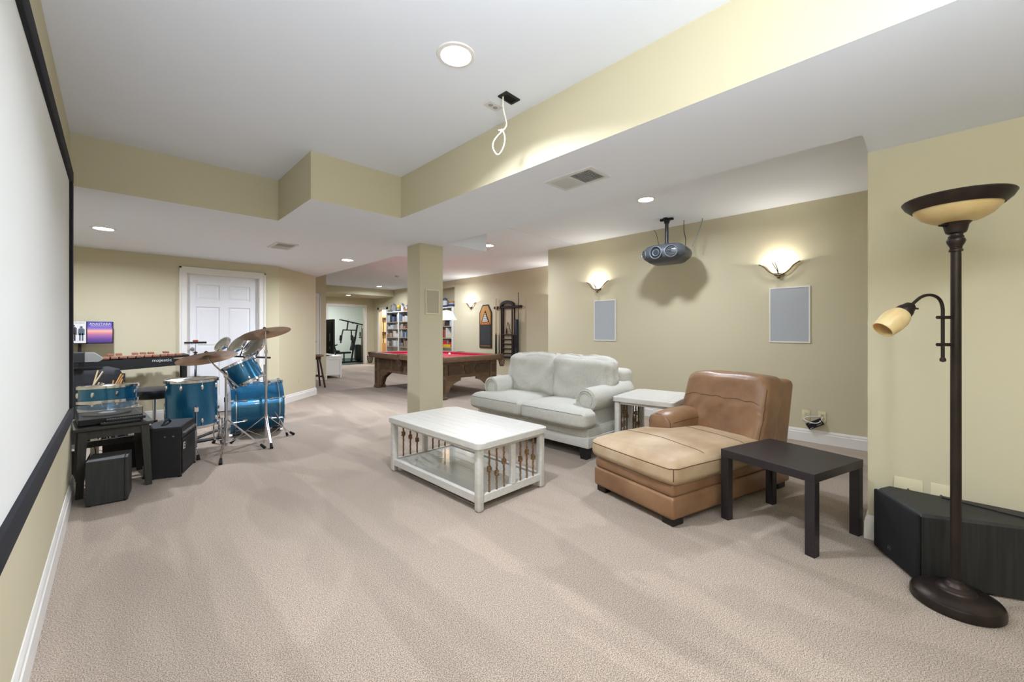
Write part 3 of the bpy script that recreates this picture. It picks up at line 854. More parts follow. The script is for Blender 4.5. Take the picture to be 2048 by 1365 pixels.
# ================================================================== wall plates
def outlet(name, label, loc, rz, holes=True, group='wall plates', double=False, m=None, wdt=0.072):
    """plate facing local -x"""
    t = thing(name, label, 'outlet', loc, rz, group)
    MB().rbox(-0.006, 0, -wdt / 2, wdt / 2, -0.058, 0.058, 0.003, 2).build('plate', m or M_PLATE, t)
    if holes:
        for z in (-0.02, 0.02):
            MB().rbox(-0.008, -0.005, -0.017, 0.017, z - 0.014, z + 0.014, 0.002, 1).build('receptacle', m or M_PLATE, t)
            MB().box(-0.0086, -0.006, -0.009, -0.006, z - 0.002, z + 0.008).box(-0.0086, -0.006, 0.006, 0.009, z - 0.002, z + 0.008).box(-0.0086, -0.006, -0.003, 0.003, z - 0.011, z - 0.006).build('slot', M_DARK, t)
    else:
        MB().cyl((-0.006, 0, 0), (-0.016, 0, 0), 0.005, None, 8).build('jack', M_STEEL, t)
    return t


outlet('wall_outlet', 'almond wall outlet right of the chaise back', (XP, 0.916, 0.285), 0)
outlet('wall_outlet', 'almond wall outlet with the white cable plugged in', (XP, 0.772, 0.288), 0)
outlet('cable_plate', 'almond jack plate just left of the lamp pole behind the speaker', (XR, 0.066, 0.335), 0, False, wdt=0.115)
outlet('cable_plate', 'almond jack plate behind the lamp pole above the speaker', (XR, -0.06, 0.335), 0, False, wdt=0.08)
outlet('wall_outlet', 'tan painted plate on the angled wall', (2.336, 7.745, 0.36), -43, False, m=M_WALL)
t = thing('power_brick', 'small black box with white print dangling from the wall outlet', 'adapter', (XP, 0.83, 0.21))
mb = MB().at(-0.045, 0, 0, -32, 0, 0).rbox(-0.012, 0.012, -0.075, 0.075, -0.036, 0.036, 0.003, 1)
mb.build('case', M_BLACK, t)
mb = MB().at(-0.058, 0, 0, -32, 0, 0).box(0, 0.001, 0.03, 0.062, -0.028, -0.024).box(0, 0.001, -0.05, -0.01, -0.022, -0.018).box(0, 0.001, 0.02, 0.05, 0.02, 0.023).box(0, 0.001, -0.062, -0.058, -0.02, 0.02)
mb.build('print', mat('white_print', 'cfcfcf', 0.6), t)
o = MB().tube([(-0.01, -0.058, 0.075), (-0.05, -0.06, 0.05), (-0.075, -0.03, 0.015), (-0.075, 0.03, 0.012), (-0.07, 0.085, 0.03), (-0.06, 0.10, 0.05), (-0.05, 0.07, 0.068), (-0.03, 0.02, 0.078), (-0.012, -0.04, 0.08)], 0.0045, 8, smooth=2).build('cable', mat('white_cable', 'e9e8e4', 0.5), t)

# ================================================================== projector on its ceiling mount
M_PG = mat('projector_grey', '54585e', 0.35, 0.3)
M_PGL = mat('projector_silver', '8b9298', 0.3, 0.5)
px_, py_ = 4.98, 2.285
t = thing('projector', 'grey rounded projector hanging from the alcove ceiling', 'projector', (px_, py_, 0), 180 + 6)
# local: +x looks towards the screen
PZ = 2.165
def pf(q):
    x, y, z = q
    # low lens shape: tapered underside
    k_ = 1.0 - 0.12 * max(0.0, -z / 0.1)
    return (x * k_, y * k_, z + (0.02 if z > 0 else 0) * (1 - (y / 0.33) ** 2))
MB().at(0, 0, PZ).cushion(0.40, 0.52, 0.2, 0.095, 0.01, 0.022, 18, 0, 1, 0, pf).build('housing', M_PG, t, 60)
for nm, yy, xx, ry, rr in (('lens', -0.055, 0.196, -5, 0.068), ('vent', 0.115, 0.190, 18, 0.064), ('vent', -0.2, 0.142, -40, 0.045)):
    T_ = lambda: MB().at(xx, yy, PZ + 0.008, 0, 90, ry)
    rg = T_().lathe([(0.9 * rr, -0.03), (rr * 1.1, 0.03), (rr * 1.16, 0.042), (rr * 1.06, 0.047), (rr, 0.04), (rr * 0.9, -0.02)], 32).build('lens_barrel' if nm == 'lens' else 'vent_ring', M_PGL, t)
    T_().lathe([(0, 0.028), (rr * 0.97, 0.028), (rr * 0.97, 0.024), (0, 0.024)], 28).build('recess', M_BLACK, rg)
    if nm == 'lens':
        T_().lathe([(0.0, 0.036), (rr * 0.45, 0.034), (rr * 0.5, 0.03), (0, 0.03)], 24).build('lens_glass', mat('lens_glass_dark', '30343c', 0.08), rg)
        T_().lathe([(rr * 0.5, 0.03), (rr * 0.62, 0.038), (rr * 0.66, 0.032), (rr * 0.5, 0.03)], 28).build('lens_ring', M_PGL, rg)
    else:
        for k_ in range(-3, 4):
            hw_ = math.sqrt(max(0.0, (rr * 0.95) ** 2 - (k_ * rr * 0.27) ** 2))
            T_().box(k_ * rr * 0.27 - 0.003, k_ * rr * 0.27 + 0.003, -hw_, hw_, 0.03, 0.036).build('louvre', M_PG, rg)
MB().box(-0.12, 0.02, -0.2, -0.06, PZ + 0.093, PZ + 0.102).build('control_pad', M_PG, t)
MB().cyl((0, 0, PZ + 0.13), (0, 0, 2.60), 0.022, None, 20).build('mount_pole', mat('dark_grey_metal', '46484c', 0.4, 0.6), t)
MB().box(-0.07, 0.07, -0.02, 0.02, 2.605, 2.628).box(-0.02, 0.02, -0.08, 0.08, 2.605, 2.628).cyl((0, 0, 2.57), (0, 0, 2.61), 0.032, None, 16).build('ceiling_plate', M_BLACK, t)
mb = MB().box(-0.06, 0.06, -0.07, 0.07, PZ + 0.095, PZ + 0.11).cyl((0, 0, PZ + 0.1), (0, 0, PZ + 0.15), 0.03, None, 12)
for a in (40, 140, 220, 320): mb.tube([(0, 0, PZ + 0.135), (0.1 * math.cos(R(a)), 0.1 * math.sin(R(a)), PZ + 0.115), (0.11 * math.cos(R(a)), 0.11 * math.sin(R(a)), PZ + 0.085)], 0.007, 6)
mb.build('mount_bracket', M_BLACK, t)
for lab, pts, r_, m_ in (('thin black cable from the alcove ceiling into the projector back, leftmost', [(5.38, 2.66, 2.625), (5.33, 2.62, 2.60), (5.25, 2.55, 2.52), (5.2, 2.5, 2.38), (5.13, 2.42, 2.29)], 0.003, M_BLACK),
                         ('black cable with a plug hanging behind the projector pole', [(5.2, 2.16, 2.628), (5.2, 2.16, 2.56), (5.2, 2.16, 2.48), (5.16, 2.12, 2.38), (5.1, 2.1, 2.28)], 0.004, M_BLACK),
                         ('pair of grey cables hanging right of the projector pole', [(5.28, 1.96, 2.628), (5.27, 1.965, 2.56), (5.2, 2.0, 2.4), (5.14, 2.03, 2.27)], 0.006, mat('grey_green_cable', '8d9692', 0.5))):
    o = MB().tube(pts, r_, 6, smooth=2).build('projector_cable', m_)
    tag(o, lab, 'cable', 'projector cables')

# ================================================================== sconces
M_SGLASS = mat('lit_frosted_glass', 'fff2dc', 0.5, emit='ffefd8', es=1.1)
M_SBRONZE = mat('antique_brass', '6b6050', 0.4, 0.8)


def sconce(x, y, z, label, pw=9):
    """bowl on a wall that looks towards -x; z is the rim"""
    t = thing('wall_sconce', label, 'sconce', (x, y, z), 0, 'wall sconces')
    mb = MB()
    prof = [(0.03, -0.115), (0.06, -0.108), (0.085, -0.09), (0.105, -0.06), (0.125, -0.03), (0.155, -0.01), (0.19, 0.0)]
    inner = [(r_ - 0.006, z_ + 0.004) for r_, z_ in prof[::-1]]
    mb.lathe(prof + inner, 30, 0, 0.62, 1.0, 90, 270)
    mb.build('glass_bowl', M_SGLASS, t, 60)
    for s in (-1, 1):
        MB().tube([(-0.03, 0.0, -0.135), (-0.04, s * 0.05, -0.125), (-0.04, s * 0.1, -0.09), (-0.035, s * 0.135, -0.045), (-0.03, s * 0.175, -0.012), (-0.02, s * 0.2, 0.0)], 0.0065, 7, smooth=2).build('scroll_arm', M_SBRONZE, t)
    MB().tube([(-0.05, 0.0, -0.132), (-0.08, -0.002, -0.085), (-0.1, 0.012, -0.03), (-0.121, 0.02, 0.002)], 0.004, 6, smooth=1).tube([(-0.05, 0.0, -0.132), (-0.08, 0.006, -0.085), (-0.1, 0.036, -0.03), (-0.119, 0.044, 0.002)], 0.004, 6, smooth=1).build('front_strap', M_SBRONZE, t)
    MB().at(-0.03, 0, -0.15).lathe([(0, -0.03), (0.012, -0.026), (0.02, -0.012), (0.016, 0.0), (0.02, 0.008), (0.012, 0.016), (0, 0.02)], 16).build('finial', M_SBRONZE, t)
    MB().rbox(-0.012, 0, -0.05, 0.05, -0.14, -0.03, 0.005, 2).build('backplate', M_SBRONZE, t)
    point_light('sconce_bulb', (-0.06, 0, -0.03), pw * K_SCONCE, 0.03, (1, 0.98, 0.95), t)
    return t


sconce(XP, 1.165, 1.985, 'lit glass sconce on the projector wall nearest the floor lamp')
sconce(XP, 3.59, 1.985, 'lit glass sconce on the projector wall left of the projector')
sconce(XK, 8.40, 1.96, 'lit glass sconce beside the billiards sign', 18)
sconce(XK, 5.46, 1.98, 'lit sconce mostly hidden behind the corner right of the cue rack', 18)

# ================================================================== in-wall speakers
M_GRILLE = mat('pale_grey_speaker_cloth', 'a9adb2', 0.85, col2='b4b8bc', nscale=500)


def wall_speaker(label, loc, rz, wdt, hgt, mfr, mgr):
    """front looks towards local -x"""
    t = thing('wall_speaker', label, 'speaker', loc, rz, 'flush wall speakers')
    b = 0.014
    for y0, y1, z0, z1 in ((-wdt / 2, wdt / 2, hgt / 2 - b, hgt / 2), (-wdt / 2, wdt / 2, -hgt / 2, -hgt / 2 + b), (-wdt / 2, -wdt / 2 + b, -hgt / 2 + b, hgt / 2 - b), (wdt / 2 - b, wdt / 2, -hgt / 2 + b, hgt / 2 - b)):
        MB().box(-0.011, 0, y0, y1, z0, z1).build('frame_bar', mfr, t)
    MB().box(-0.008, 0, -wdt / 2 + b, wdt / 2 - b, -hgt / 2 + b, hgt / 2 - b).build('grille', mgr, t)
    return t


wall_speaker('white framed grey wall speaker under the sconce nearest the floor lamp', (XP, 1.07, 1.393), 0, 0.388, 0.628, M_TRIM, M_GRILLE)
wall_speaker('white framed grey wall speaker left of the projector above the loveseat', (XP, 3.47, 1.375), 0, 0.388, 0.63, M_TRIM, M_GRILLE)
wall_speaker('beige flush speaker on the square column', (2.745, 4.175, 1.562), 90, 0.2, 0.3, mat('almond_frame', 'd6cfb4', 0.5), mat('beige_speaker_cloth', 'b3ab92', 0.85))

# ================================================================== ceiling vents, ceiling outlets, dangling cord
M_VENT = mat('vent_paint_white', 'd4d3d1', 0.5)


def vent(label, x, y, z, lx_, ly_, rz=0, half=True):
    t = thing('ceiling_vent', label, 'vent', (x, y, z), rz, 'ceiling vents')
    mb = MB(); b = 0.03
    mb.box(-lx_ / 2, lx_ / 2, -ly_ / 2, -ly_ / 2 + b, -0.008, 0).box(-lx_ / 2, lx_ / 2, ly_ / 2 - b, ly_ / 2, -0.008, 0)
    mb.box(-lx_ / 2, -lx_ / 2 + b, -ly_ / 2 + b, ly_ / 2 - b, -0.008, 0).box(lx_ / 2 - b, lx_ / 2, -ly_ / 2 + b, ly_ / 2 - b, -0.008, 0)
    mb.box(-lx_ / 2 + b, lx_ / 2 - b, -0.005, 0.005, -0.008, 0)
    mb.build('frame', M_VENT, t)
    MB().box(-lx_ / 2 + b, lx_ / 2 - b, -ly_ / 2 + b, ly_ / 2 - b, -0.0012, -0.0004).build('backing', mat('vent_shadow', '3a3a3a', 0.9), t)
    k = 11
    src = None
    for sd in (-1, 1):
        for i in range(k):
            yy = sd * (0.012 + (ly_ / 2 - b - 0.018) * i / (k - 1))
            if src is None:
                src = MB().box(-lx_ / 2 + b, lx_ / 2 - b, -0.0006, 0.0006, -0.007, 0.007).build('slat', M_VENT, t)
                o = src
            else: o = share(src, 'slat', t)
            o.location = (0, yy, -0.006); o.rotation_euler = (R(35) * (1 if sd > 0 else -1), 0, 0)
    return t


vent('white ceiling vent in the low ceiling above the coffee table', 2.255, 1.665, ZL, 0.235, 0.385)
vent('small white ceiling vent in the low ceiling above the drum kit', 1.47, 5.49, ZL, 0.24, 0.40)
t = thing('ceiling_outlet', 'white power outlet plate on the high ceiling beside the black box', 'outlet', (pz(986, 211, ZH).x, pz(986, 211, ZH).y, ZH), 92)
MB().rbox(-0.036, 0.036, -0.058, 0.058, -0.006, 0, 0.003, 1).build('plate', M_VENT, t)
MB().cyl((0, -0.02, -0.006), (0, -0.02, -0.008), 0.015, None, 14).cyl((0, 0.02, -0.006), (0, 0.02, -0.008), 0.015, None, 14).build('receptacle', mat('grey_receptacle', '9a9a98', 0.6), t)
t = thing('ceiling_box', 'black open cable box in the high ceiling with a white cord hanging out', 'cable box', (pz(1018, 195, ZH).x, pz(1018, 195, ZH).y, ZH), 92)
mb = MB()
for a in ((-0.036, 0.036, -0.06, -0.042), (-0.036, 0.036, 0.042, 0.06), (-0.036, -0.024, -0.042, 0.042), (0.024, 0.036, -0.042, 0.042)): mb.box(*a, -0.008, 0)
mb.build('frame', M_BLACK, t)
MB().box(-0.024, 0.024, -0.042, 0.042, -0.002, -0.0006).build('opening', M_DARK, t)
cpts = [pz(1006, 193, ZH - 0.004)]
d0 = depth(cpts[0].x, cpts[0].y)
for x, y in ((1006, 215), (1012, 240), (1014, 250), (1009, 259), (1004, 262)): cpts.append(pd(x, y, d0))
M_CORD = mat('white_cord', 'ece8d8', 0.5)
t = thing('dangling_cord', 'white knotted cord dangling from the black ceiling box', 'cord', (0, 0, 0))
MB().tube(cpts, 0.0045, 8, smooth=2).build('cord', M_CORD, t)
lp_ = [pd(x, y, d0) for x, y in ((1006, 262), (1010, 272), (1010, 285), (1005, 300), (997, 311), (991, 307), (985, 295), (987, 283), (994, 273), (1004, 263))]
MB().tube(lp_, 0.004, 8, smooth=2).build('loop', M_CORD, t)
mb = MB()
kp = pd(1004, 262, d0)
mb.at(*kp).lathe([(0, -0.012), (0.009, -0.008), (0.012, 0), (0.009, 0.008), (0, 0.012)], 10).tube([(0, 0, 0), (-0.02, 0.012, 0.002)], 0.004, 6)
mb.build('knot', M_CORD, t)

sd = pz(795, 552, ZH)
t = thing('smoke_detector', 'small white smoke detector on the ceiling left of the column', 'smoke detector', (sd.x, sd.y, ZH))
MB().lathe([(0, -0.035), (0.045, -0.034), (0.06, -0.02), (0.065, 0.0)], 24).build('housing', M_VENT, t)
MB().lathe([(0.066, -0.008), (0.075, -0.008), (0.075, 0), (0.066, 0)], 24).build('base_ring', M_VENT, t)

# ================================================================== drum kit
M_BLUE = mat('blue_sparkle_lacquer', '125078', 0.22, 0.5, col2='2a82ae', nscale=500, detail=2, coat=0.6, lo=0.4, hi=0.62)
M_HEAD = mat('white_drum_head', 'e6e6e6', 0.45)
M_CLEAR = mat('clear_drum_head', 'c9ccce', 0.15, trans=0.85, ior=1.1)
M_BRASS = mat('hammered_bronze_cymbal', 'a8845e', 0.32, 0.85, col2='8d6d4c', nscale=9, detail=4, bump=0.12, bscale=40)
M_VINYL = mat('black_seat_vinyl', '1b1b1d', 0.35)


def drum_parts(t, r, h, Mx, lugs, top_mat=M_HEAD, bottom=True, shell=M_BLUE, hoop=M_CHROME, lug_len=0.05, lug_at=(0.8, 0.2), rods=True):
    """drum with its axis along local z of Mx, from 0 to h"""
    mb = MB(); mb.M = Mx; mb.cyl((0, 0, 0.012), (0, 0, h - 0.012), r, None, 40).build('shell', shell, t)
    for z in (h, 0.0):
        s = 1 if z > 0 else -1
        mb = MB(); mb.M = Mx
        mb.lathe([(r - 0.002, z - s * 0.018), (r + 0.012, z - s * 0.018), (r + 0.012, z + s * 0.006), (r + 0.006, z + s * 0.01), (r + 0.003, z + s * 0.008), (r - 0.002, z - s * 0.006)], 40)
        hp = mb.build('hoop', hoop, t)
        mb = MB(); mb.M = Mx; mb.lathe([(0, z + s * 0.0005), (r + 0.002, z + s * 0.0005), (r + 0.002, z - s * 0.006), (0, z - s * 0.006)], 36).build('head', top_mat if s > 0 else M_HEAD, t)
    for i in range(lugs):
        a = 2 * math.pi * (i + 0.35) / lugs
        for f in lug_at:
            mb = MB(); mb.M = Mx @ Matrix.Rotation(a, 4, 'Z') @ Matrix.Translation((r, 0, h * f))
            mb.lathe([(0, -0.026), (0.008, -0.022), (0.012, -0.008), (0.012, 0.008), (0.008, 0.022), (0, 0.026)], 8)
            lg = mb.build('lug', M_CHROME, t)
            if rods:
                mb = MB(); mb.M = Mx @ Matrix.Rotation(a, 4, 'Z') @ Matrix.Translation((r + 0.007, 0, 0))
                mb.cyl((0, 0, h * f), (0, 0, (h + 0.004) if f > 0.5 else -0.004), 0.003, None, 6).build('tension_rod', M_CHROME, lg)


def tripod(t, c, feet, zc, zb, pr=0.011):
    """stand legs: folding double legs from a collar at zc to rubber feet, braced from zb"""
    for f in feet:
        f = Vector((f[0], f[1], 0)); cc = Vector((c[0], c[1], 0))
        d = (f - cc).normalized(); sd = Vector((-d.y, d.x, 0)) * 0.008
        for s in (-1, 1):
            MB().tube([cc + d * 0.015 + sd * s + Vector((0, 0, zc)), f - d * 0.025 + sd * s * 0.6 + Vector((0, 0, 0.035))], 0.0042, 6).build('leg', M_CHROME, t)
        mid = (cc + d * 0.015 + Vector((0, 0, zc))) * 0.45 + f * 0.55
        MB().tube([cc + d * 0.012 + Vector((0, 0, zb)), mid + Vector((0, 0, 0.012))], 0.004, 6).build('brace', M_CHROME, t)
        MB().cyl(f - d * 0.035 + Vector((0, 0, 0.045)), f + d * 0.012 + Vector((0, 0, 0.008)), 0.011, 0.016, 8).build('rubber_foot', M_RUBBER, t)
    MB().cyl((c[0], c[1], zc - 0.02), (c[0], c[1], zc + 0.025), 0.019, None, 12).build('collar', M_CHROME, t)


def cymbal(t, c, nrm, r, name='cymbal'):
    Mx = Matrix.Translation(c) @ Vector(nrm).normalized().to_track_quat('Z', 'Y').to_matrix().to_4x4()
    mb = MB(); mb.M = Mx
    cy = mb.lathe([(0.006, 0.018), (0.02, 0.017), (0.035, 0.008), (0.042, 0.0), (r * 0.5, -0.008), (r, -0.022), (r, -0.0235), (r * 0.5, -0.0095), (0.042, -0.0015), (0.02, 0.0155), (0.006, 0.0165)], 48).build(name, M_BRASS, t)
    mb = MB(); mb.M = Mx; mb.cyl((0, 0, 0.018), (0, 0, 0.03), 0.016, None, 12).cyl((0, 0, 0.03), (0, 0, 0.055), 0.008, None, 8).rbox(-0.02, 0.02, -0.006, 0.006, 0.036, 0.05, 0.003, 1)
    mb.build('felt_and_wing_nut', M_BLACK, t)
    return Mx


# --- bass drum
ax_a = -6     # heading of the drum axis
t = thing('bass_drum', 'blue sparkle bass drum lying on the carpet with chrome hoops', 'drum', (1.20, 5.62, 0), ax_a)
Mx = Matrix.Translation((-0.25, 0, 0.312)) @ Matrix.Rotation(R(90), 4, 'Y')
mb = MB(); mb.M = Mx; mb.cyl((0, 0, 0.02), (0, 0, 0.50), 0.285, None, 48).build('shell', M_BLUE, t)
for z, s in ((0.0, -1), (0.52, 1)):
    mb = MB(); mb.M = Mx
    mb.lathe([(0.284, z - s * 0.0), (0.302, z - s * 0.0), (0.304, z - s * 0.02), (0.302, z - s * 0.042), (0.284, z - s * 0.042)], 48).build('hoop', M_BLUE, t)
    mb = MB(); mb.M = Mx
    mb.lathe([(0.286, z - s * 0.044), (0.3035, z - s * 0.044), (0.3035, z - s * 0.052), (0.286, z - s * 0.052)], 48).build('chrome_band', M_CHROME, t)
    mb = MB(); mb.M = Mx; mb.lathe([(0, z - s * 0.012), (0.285, z - s * 0.012), (0.285, z - s * 0.018), (0, z - s * 0.018)], 40).build('head', M_HEAD if s < 0 else M_BLACK, t)
for i in range(8):
    a = R(22.5 + 45 * i)
    for f in (0.13, 0.39):
        mb = MB(); mb.M = Mx @ Matrix.Rotation(a, 4, 'Z') @ Matrix.Translation((0.288, 0, f))
        mb.lathe([(0, -0.03), (0.009, -0.025), (0.014, -0.008), (0.014, 0.008), (0.009, 0.025), (0, 0.03)], 8)
        lg = mb.build('lug', M_CHROME, t)
        mb = MB(); mb.M = Mx @ Matrix.Rotation(a, 4, 'Z')
        e = -0.008 if f < 0.25 else 0.528
        mb.cyl((0.302, 0, f), (0.312, 0, e), 0.0035, None, 6).box(0.295, 0.325, -0.011, 0.011, min(e, e + (0.03 if f < 0.25 else -0.03)), max(e, e + (0.03 if f < 0.25 else -0.03)))
        mb.build('claw', M_CHROME, lg)
for s in (-1, 1):
    sp = MB().tube([(0.17, s * 0.27, 0.27), (0.24, s * 0.40, 0.12), (0.27, s * 0.44, 0.03)], 0.008, 8).build('spur', M_CHROME, t)
    MB().cyl((0.265, s * 0.435, 0.04), (0.275, s * 0.448, 0.004), 0.011, 0.014, 8).build('rubber_tip', M_RUBBER, sp)
# tom posts on the shell
for y in (-0.03, 0.05):
    MB().cyl((0.06 + y, y, 0.59), (0.06 + y, y, 0.80), 0.012, None, 10).build('tom_post', M_CHROME, t)
MB().rbox(-0.02, 0.16, -0.05, 0.08, 0.592, 0.615, 0.008, 2).build('post_bracket', M_CHROME, t)

# --- mounted tom
c = pd(487, 745, 4.47)
t = thing('rack_tom', 'small blue sparkle tom tilted above the bass drum', 'drum', c)
tl = (Vector((0, 0, 0.9)) - 0.42 * Vector((0.981, -0.193, 0)) + 0.1 * Vector((0.193, 0.981, 0))).normalized()
Mx = tl.to_track_quat('Z', 'Y').to_matrix().to_4x4() @ Matrix.Translation((0, 0, -0.12))
drum_parts(t, 0.165, 0.235, Mx, 6)
MB().tube([(0.13, 0.06, -0.02), (0.22, 0.12, -0.04), (0.24, 0.14, -0.2)], 0.01, 8).build('mount_arm', M_CHROME, t)

# --- floor tom
c = pz(384, 880, 0.0); ft = pd(384, 800, 4.02)
t = thing('floor_tom', 'large upright blue sparkle floor tom on chrome legs', 'drum', (ft.x, ft.y, 0))
drum_parts(t, 0.205, 0.45, Matrix.Translation((0, 0, 0.28)), 8, lug_len=0.05, lug_at=(0.86, 0.14))
for a in (-88, 32, 152):
    d = Vector((math.cos(R(a)), math.sin(R(a)), 0))
    lg = MB().tube([d * 0.225 + Vector((0, 0, 0.50)), d * 0.225 + Vector((0, 0, 0.12)), d * 0.238 + Vector((0, 0, 0.075)), d * 0.315 + Vector((0, 0, 0.03))], 0.0065, 8, smooth=1).build('leg', M_CHROME, t)
    MB().cyl(d * 0.307 + Vector((0, 0, 0.045)), d * 0.327 + Vector((0, 0, 0.004)), 0.011, 0.017, 8).build('rubber_foot', M_RUBBER, lg)
    MB().at(*(d * 0.214 + Vector((0, 0, 0.46)))).rbox(-0.018, 0.018, -0.018, 0.018, -0.025, 0.025, 0.006, 1).build('leg_bracket', M_CHROME, lg)

# --- snare on its stand
sn = py(217, 790, 5.27)
t = thing('snare_drum', 'shallow blue snare drum with white head behind the turntable', 'drum', (sn.x, sn.y, 0))
drum_parts(t, 0.2, 0.14, Matrix.Translation((0, 0, 0.565)) @ Matrix.Rotation(R(-4), 4, 'X'), 8, rods=False, lug_at=(0.5,))
tripod(t, (0, 0), [(0.17, -0.09), (-0.17, -0.09), (0.01, 0.22)], 0.32, 0.1)
MB().cyl((0, 0, 0.06), (0, 0, 0.52), 0.011, None, 10).build('stand_pole', M_CHROME, t)
for a in (20, 140, 260):
    MB().tube([(0, 0, 0.51), (0.12 * math.cos(R(a)), 0.12 * math.sin(R(a)), 0.53), (0.2 * math.cos(R(a)), 0.2 * math.sin(R(a)), 0.538), (0.218 * math.cos(R(a)), 0.218 * math.sin(R(a)), 0.58)], 0.006, 6).build('basket_arm', M_CHROME, t)

# --- cymbal stands
A0 = pz(452, 905)
c0 = pd(452, 900, depth(A0.x, A0.y) + 0.12)
t = thing('cymbal_stand', 'chrome boom stand with a big tilted cymbal over the floor tom', 'cymbal stand', (0, 0, 0), 0, 'cymbal stands of the drum kit')
dA = depth(c0.x, c0.y)
cx, cyy = c0.x, c0.y
f1, f2 = pz(441, 930), pz(528, 898)
f3 = Vector((cx, cyy, 0)) * 3 - f1 - f2
f3 = Vector((cx, cyy, 0)) + (f3 - Vector((cx, cyy, 0))).normalized() * 0.33
tripod(t, (cx, cyy), [(f1.x, f1.y), (f2.x, f2.y), (f3.x, f3.y)], 0.30, 0.06)
top = pd(452, 752, dA)
MB().cyl((cx, cyy, 0.03), (cx, cyy, 0.5), 0.0135, None, 12).build('lower_tube', M_CHROME, t)
MB().cyl((cx, cyy, 0.49), (cx, cyy, top.z), 0.0105, None, 12).build('upper_tube', M_CHROME, t)
MB().cyl((cx, cyy, 0.48), (cx, cyy, 0.53), 0.018, None, 12).build('clamp', M_CHROME, t)
MB().at(cx, cyy, top.z).rbox(-0.018, 0.018, -0.018, 0.018, -0.02, 0.02, 0.006, 1).build('boom_joint', M_CHROME, t)
b_end = pd(419, 722, dA - 0.02); b_back = pd(477, 775, dA + 0.02)
MB().tube([b_end, top, b_back], 0.008, 8).build('boom_arm', M_CHROME, t)
cc = pd(414, 713, dA - 0.02)
MB().tube([b_end, cc + Vector((0, 0, 0.02))], 0.006, 8).build('tilter', M_CHROME, t)
nr = Vector((0, 0, 1)) + Vector((-math.cos(TH), math.sin(TH), 0)) * 0.2 + Vector((0.12, 0.99, 0)) * 0.17
cymbal(t, cc, nr, 0.262)

B0 = pz(532, 880)
t = thing('cymbal_stand', 'tall straight chrome stand with the highest cymbal above the bass drum', 'cymbal stand', (0, 0, 0), 0, 'cymbal stands of the drum kit')
dB = depth(B0.x, B0.y); cx, cyy = B0.x, B0.y
feet = [pz(543, 898), pz(586, 871), pz(463, 888)]
tripod(t, (cx, cyy), [(f.x, f.y) for f in feet], 0.26, 0.03)
top = pd(532, 690, dB)
MB().cyl((cx, cyy, 0.02), (cx, cyy, 0.62), 0.0135, None, 12).build('lower_tube', M_CHROME, t)
MB().cyl((cx, cyy, 0.61), (cx, cyy, top.z), 0.010, None, 12).build('upper_tube', M_CHROME, t)
MB().cyl((cx, cyy, 0.60), (cx, cyy, 0.65), 0.018, None, 12).build('clamp', M_CHROME, t)
MB().cyl((cx, cyy, 0.96), (cx, cyy, 1.0), 0.016, None, 12).build('clamp', M_CHROME, t)
cc = pd(531, 664, dB)
MB().tube([top, cc + Vector((0, 0, 0.02))], 0.006, 8).build('tilter', M_CHROME, t)
nr = Vector((0, 0, 1)) + Vector((-math.cos(TH), math.sin(TH), 0)) * 0.24 + Vector((0.2, 0.98, 0)) * 0.12
cymbal(t, cc, nr, 0.25)

# --- hi-hat
hh = py(391, 705, 6.0)
t = thing('hi_hat', 'hi-hat stand with a jingle ring on top behind the floor tom', 'cymbal stand', (hh.x, hh.y, 0), 0, 'cymbal stands of the drum kit')
cymbal(t, (0, 0, 0.915), (0, 0, 1), 0.2, 'top_cymbal')
mb = MB().at(0, 0, 0.875, 180).lathe([(0.006, 0.018), (0.02, 0.017), (0.035, 0.008), (0.042, 0.0), (0.115, -0.008), (0.2, -0.022), (0.2, -0.0235), (0.042, -0.0015), (0.006, 0.0165)], 40).build('bottom_cymbal', M_BRASS, t)
MB().cyl((0, 0, 0.05), (0, 0, 0.82), 0.012, None, 10).build('lower_tube', M_CHROME, t)
MB().cyl((0, 0, 0.8), (0, 0, 1.075), 0.004, None, 8).build('pull_rod', M_CHROME, t)
MB().at(0, 0, 1.07).rbox(-0.105, 0.105, -0.01, 0.01, -0.008, 0.014, 0.004, 1).build('jingle_frame', M_BLACK, t)
MB().at(0, 0, 1.095).rbox(-0.025, 0.025, -0.01, 0.01, -0.01, 0.01, 0.004, 1).build('clamp', mat('red_plastic', 'a8382c', 0.5), t)
for x in (-0.09, -0.06, -0.03, 0.03, 0.06, 0.09):
    MB().cyl((x, 0, 1.052), (x, 0, 1.056), 0.014, None, 10).build('jingle', M_STEEL, t)
tripod(t, (0, 0), [(0.28, -0.1), (-0.25, -0.15), (0.02, 0.3)], 0.3, 0.08)

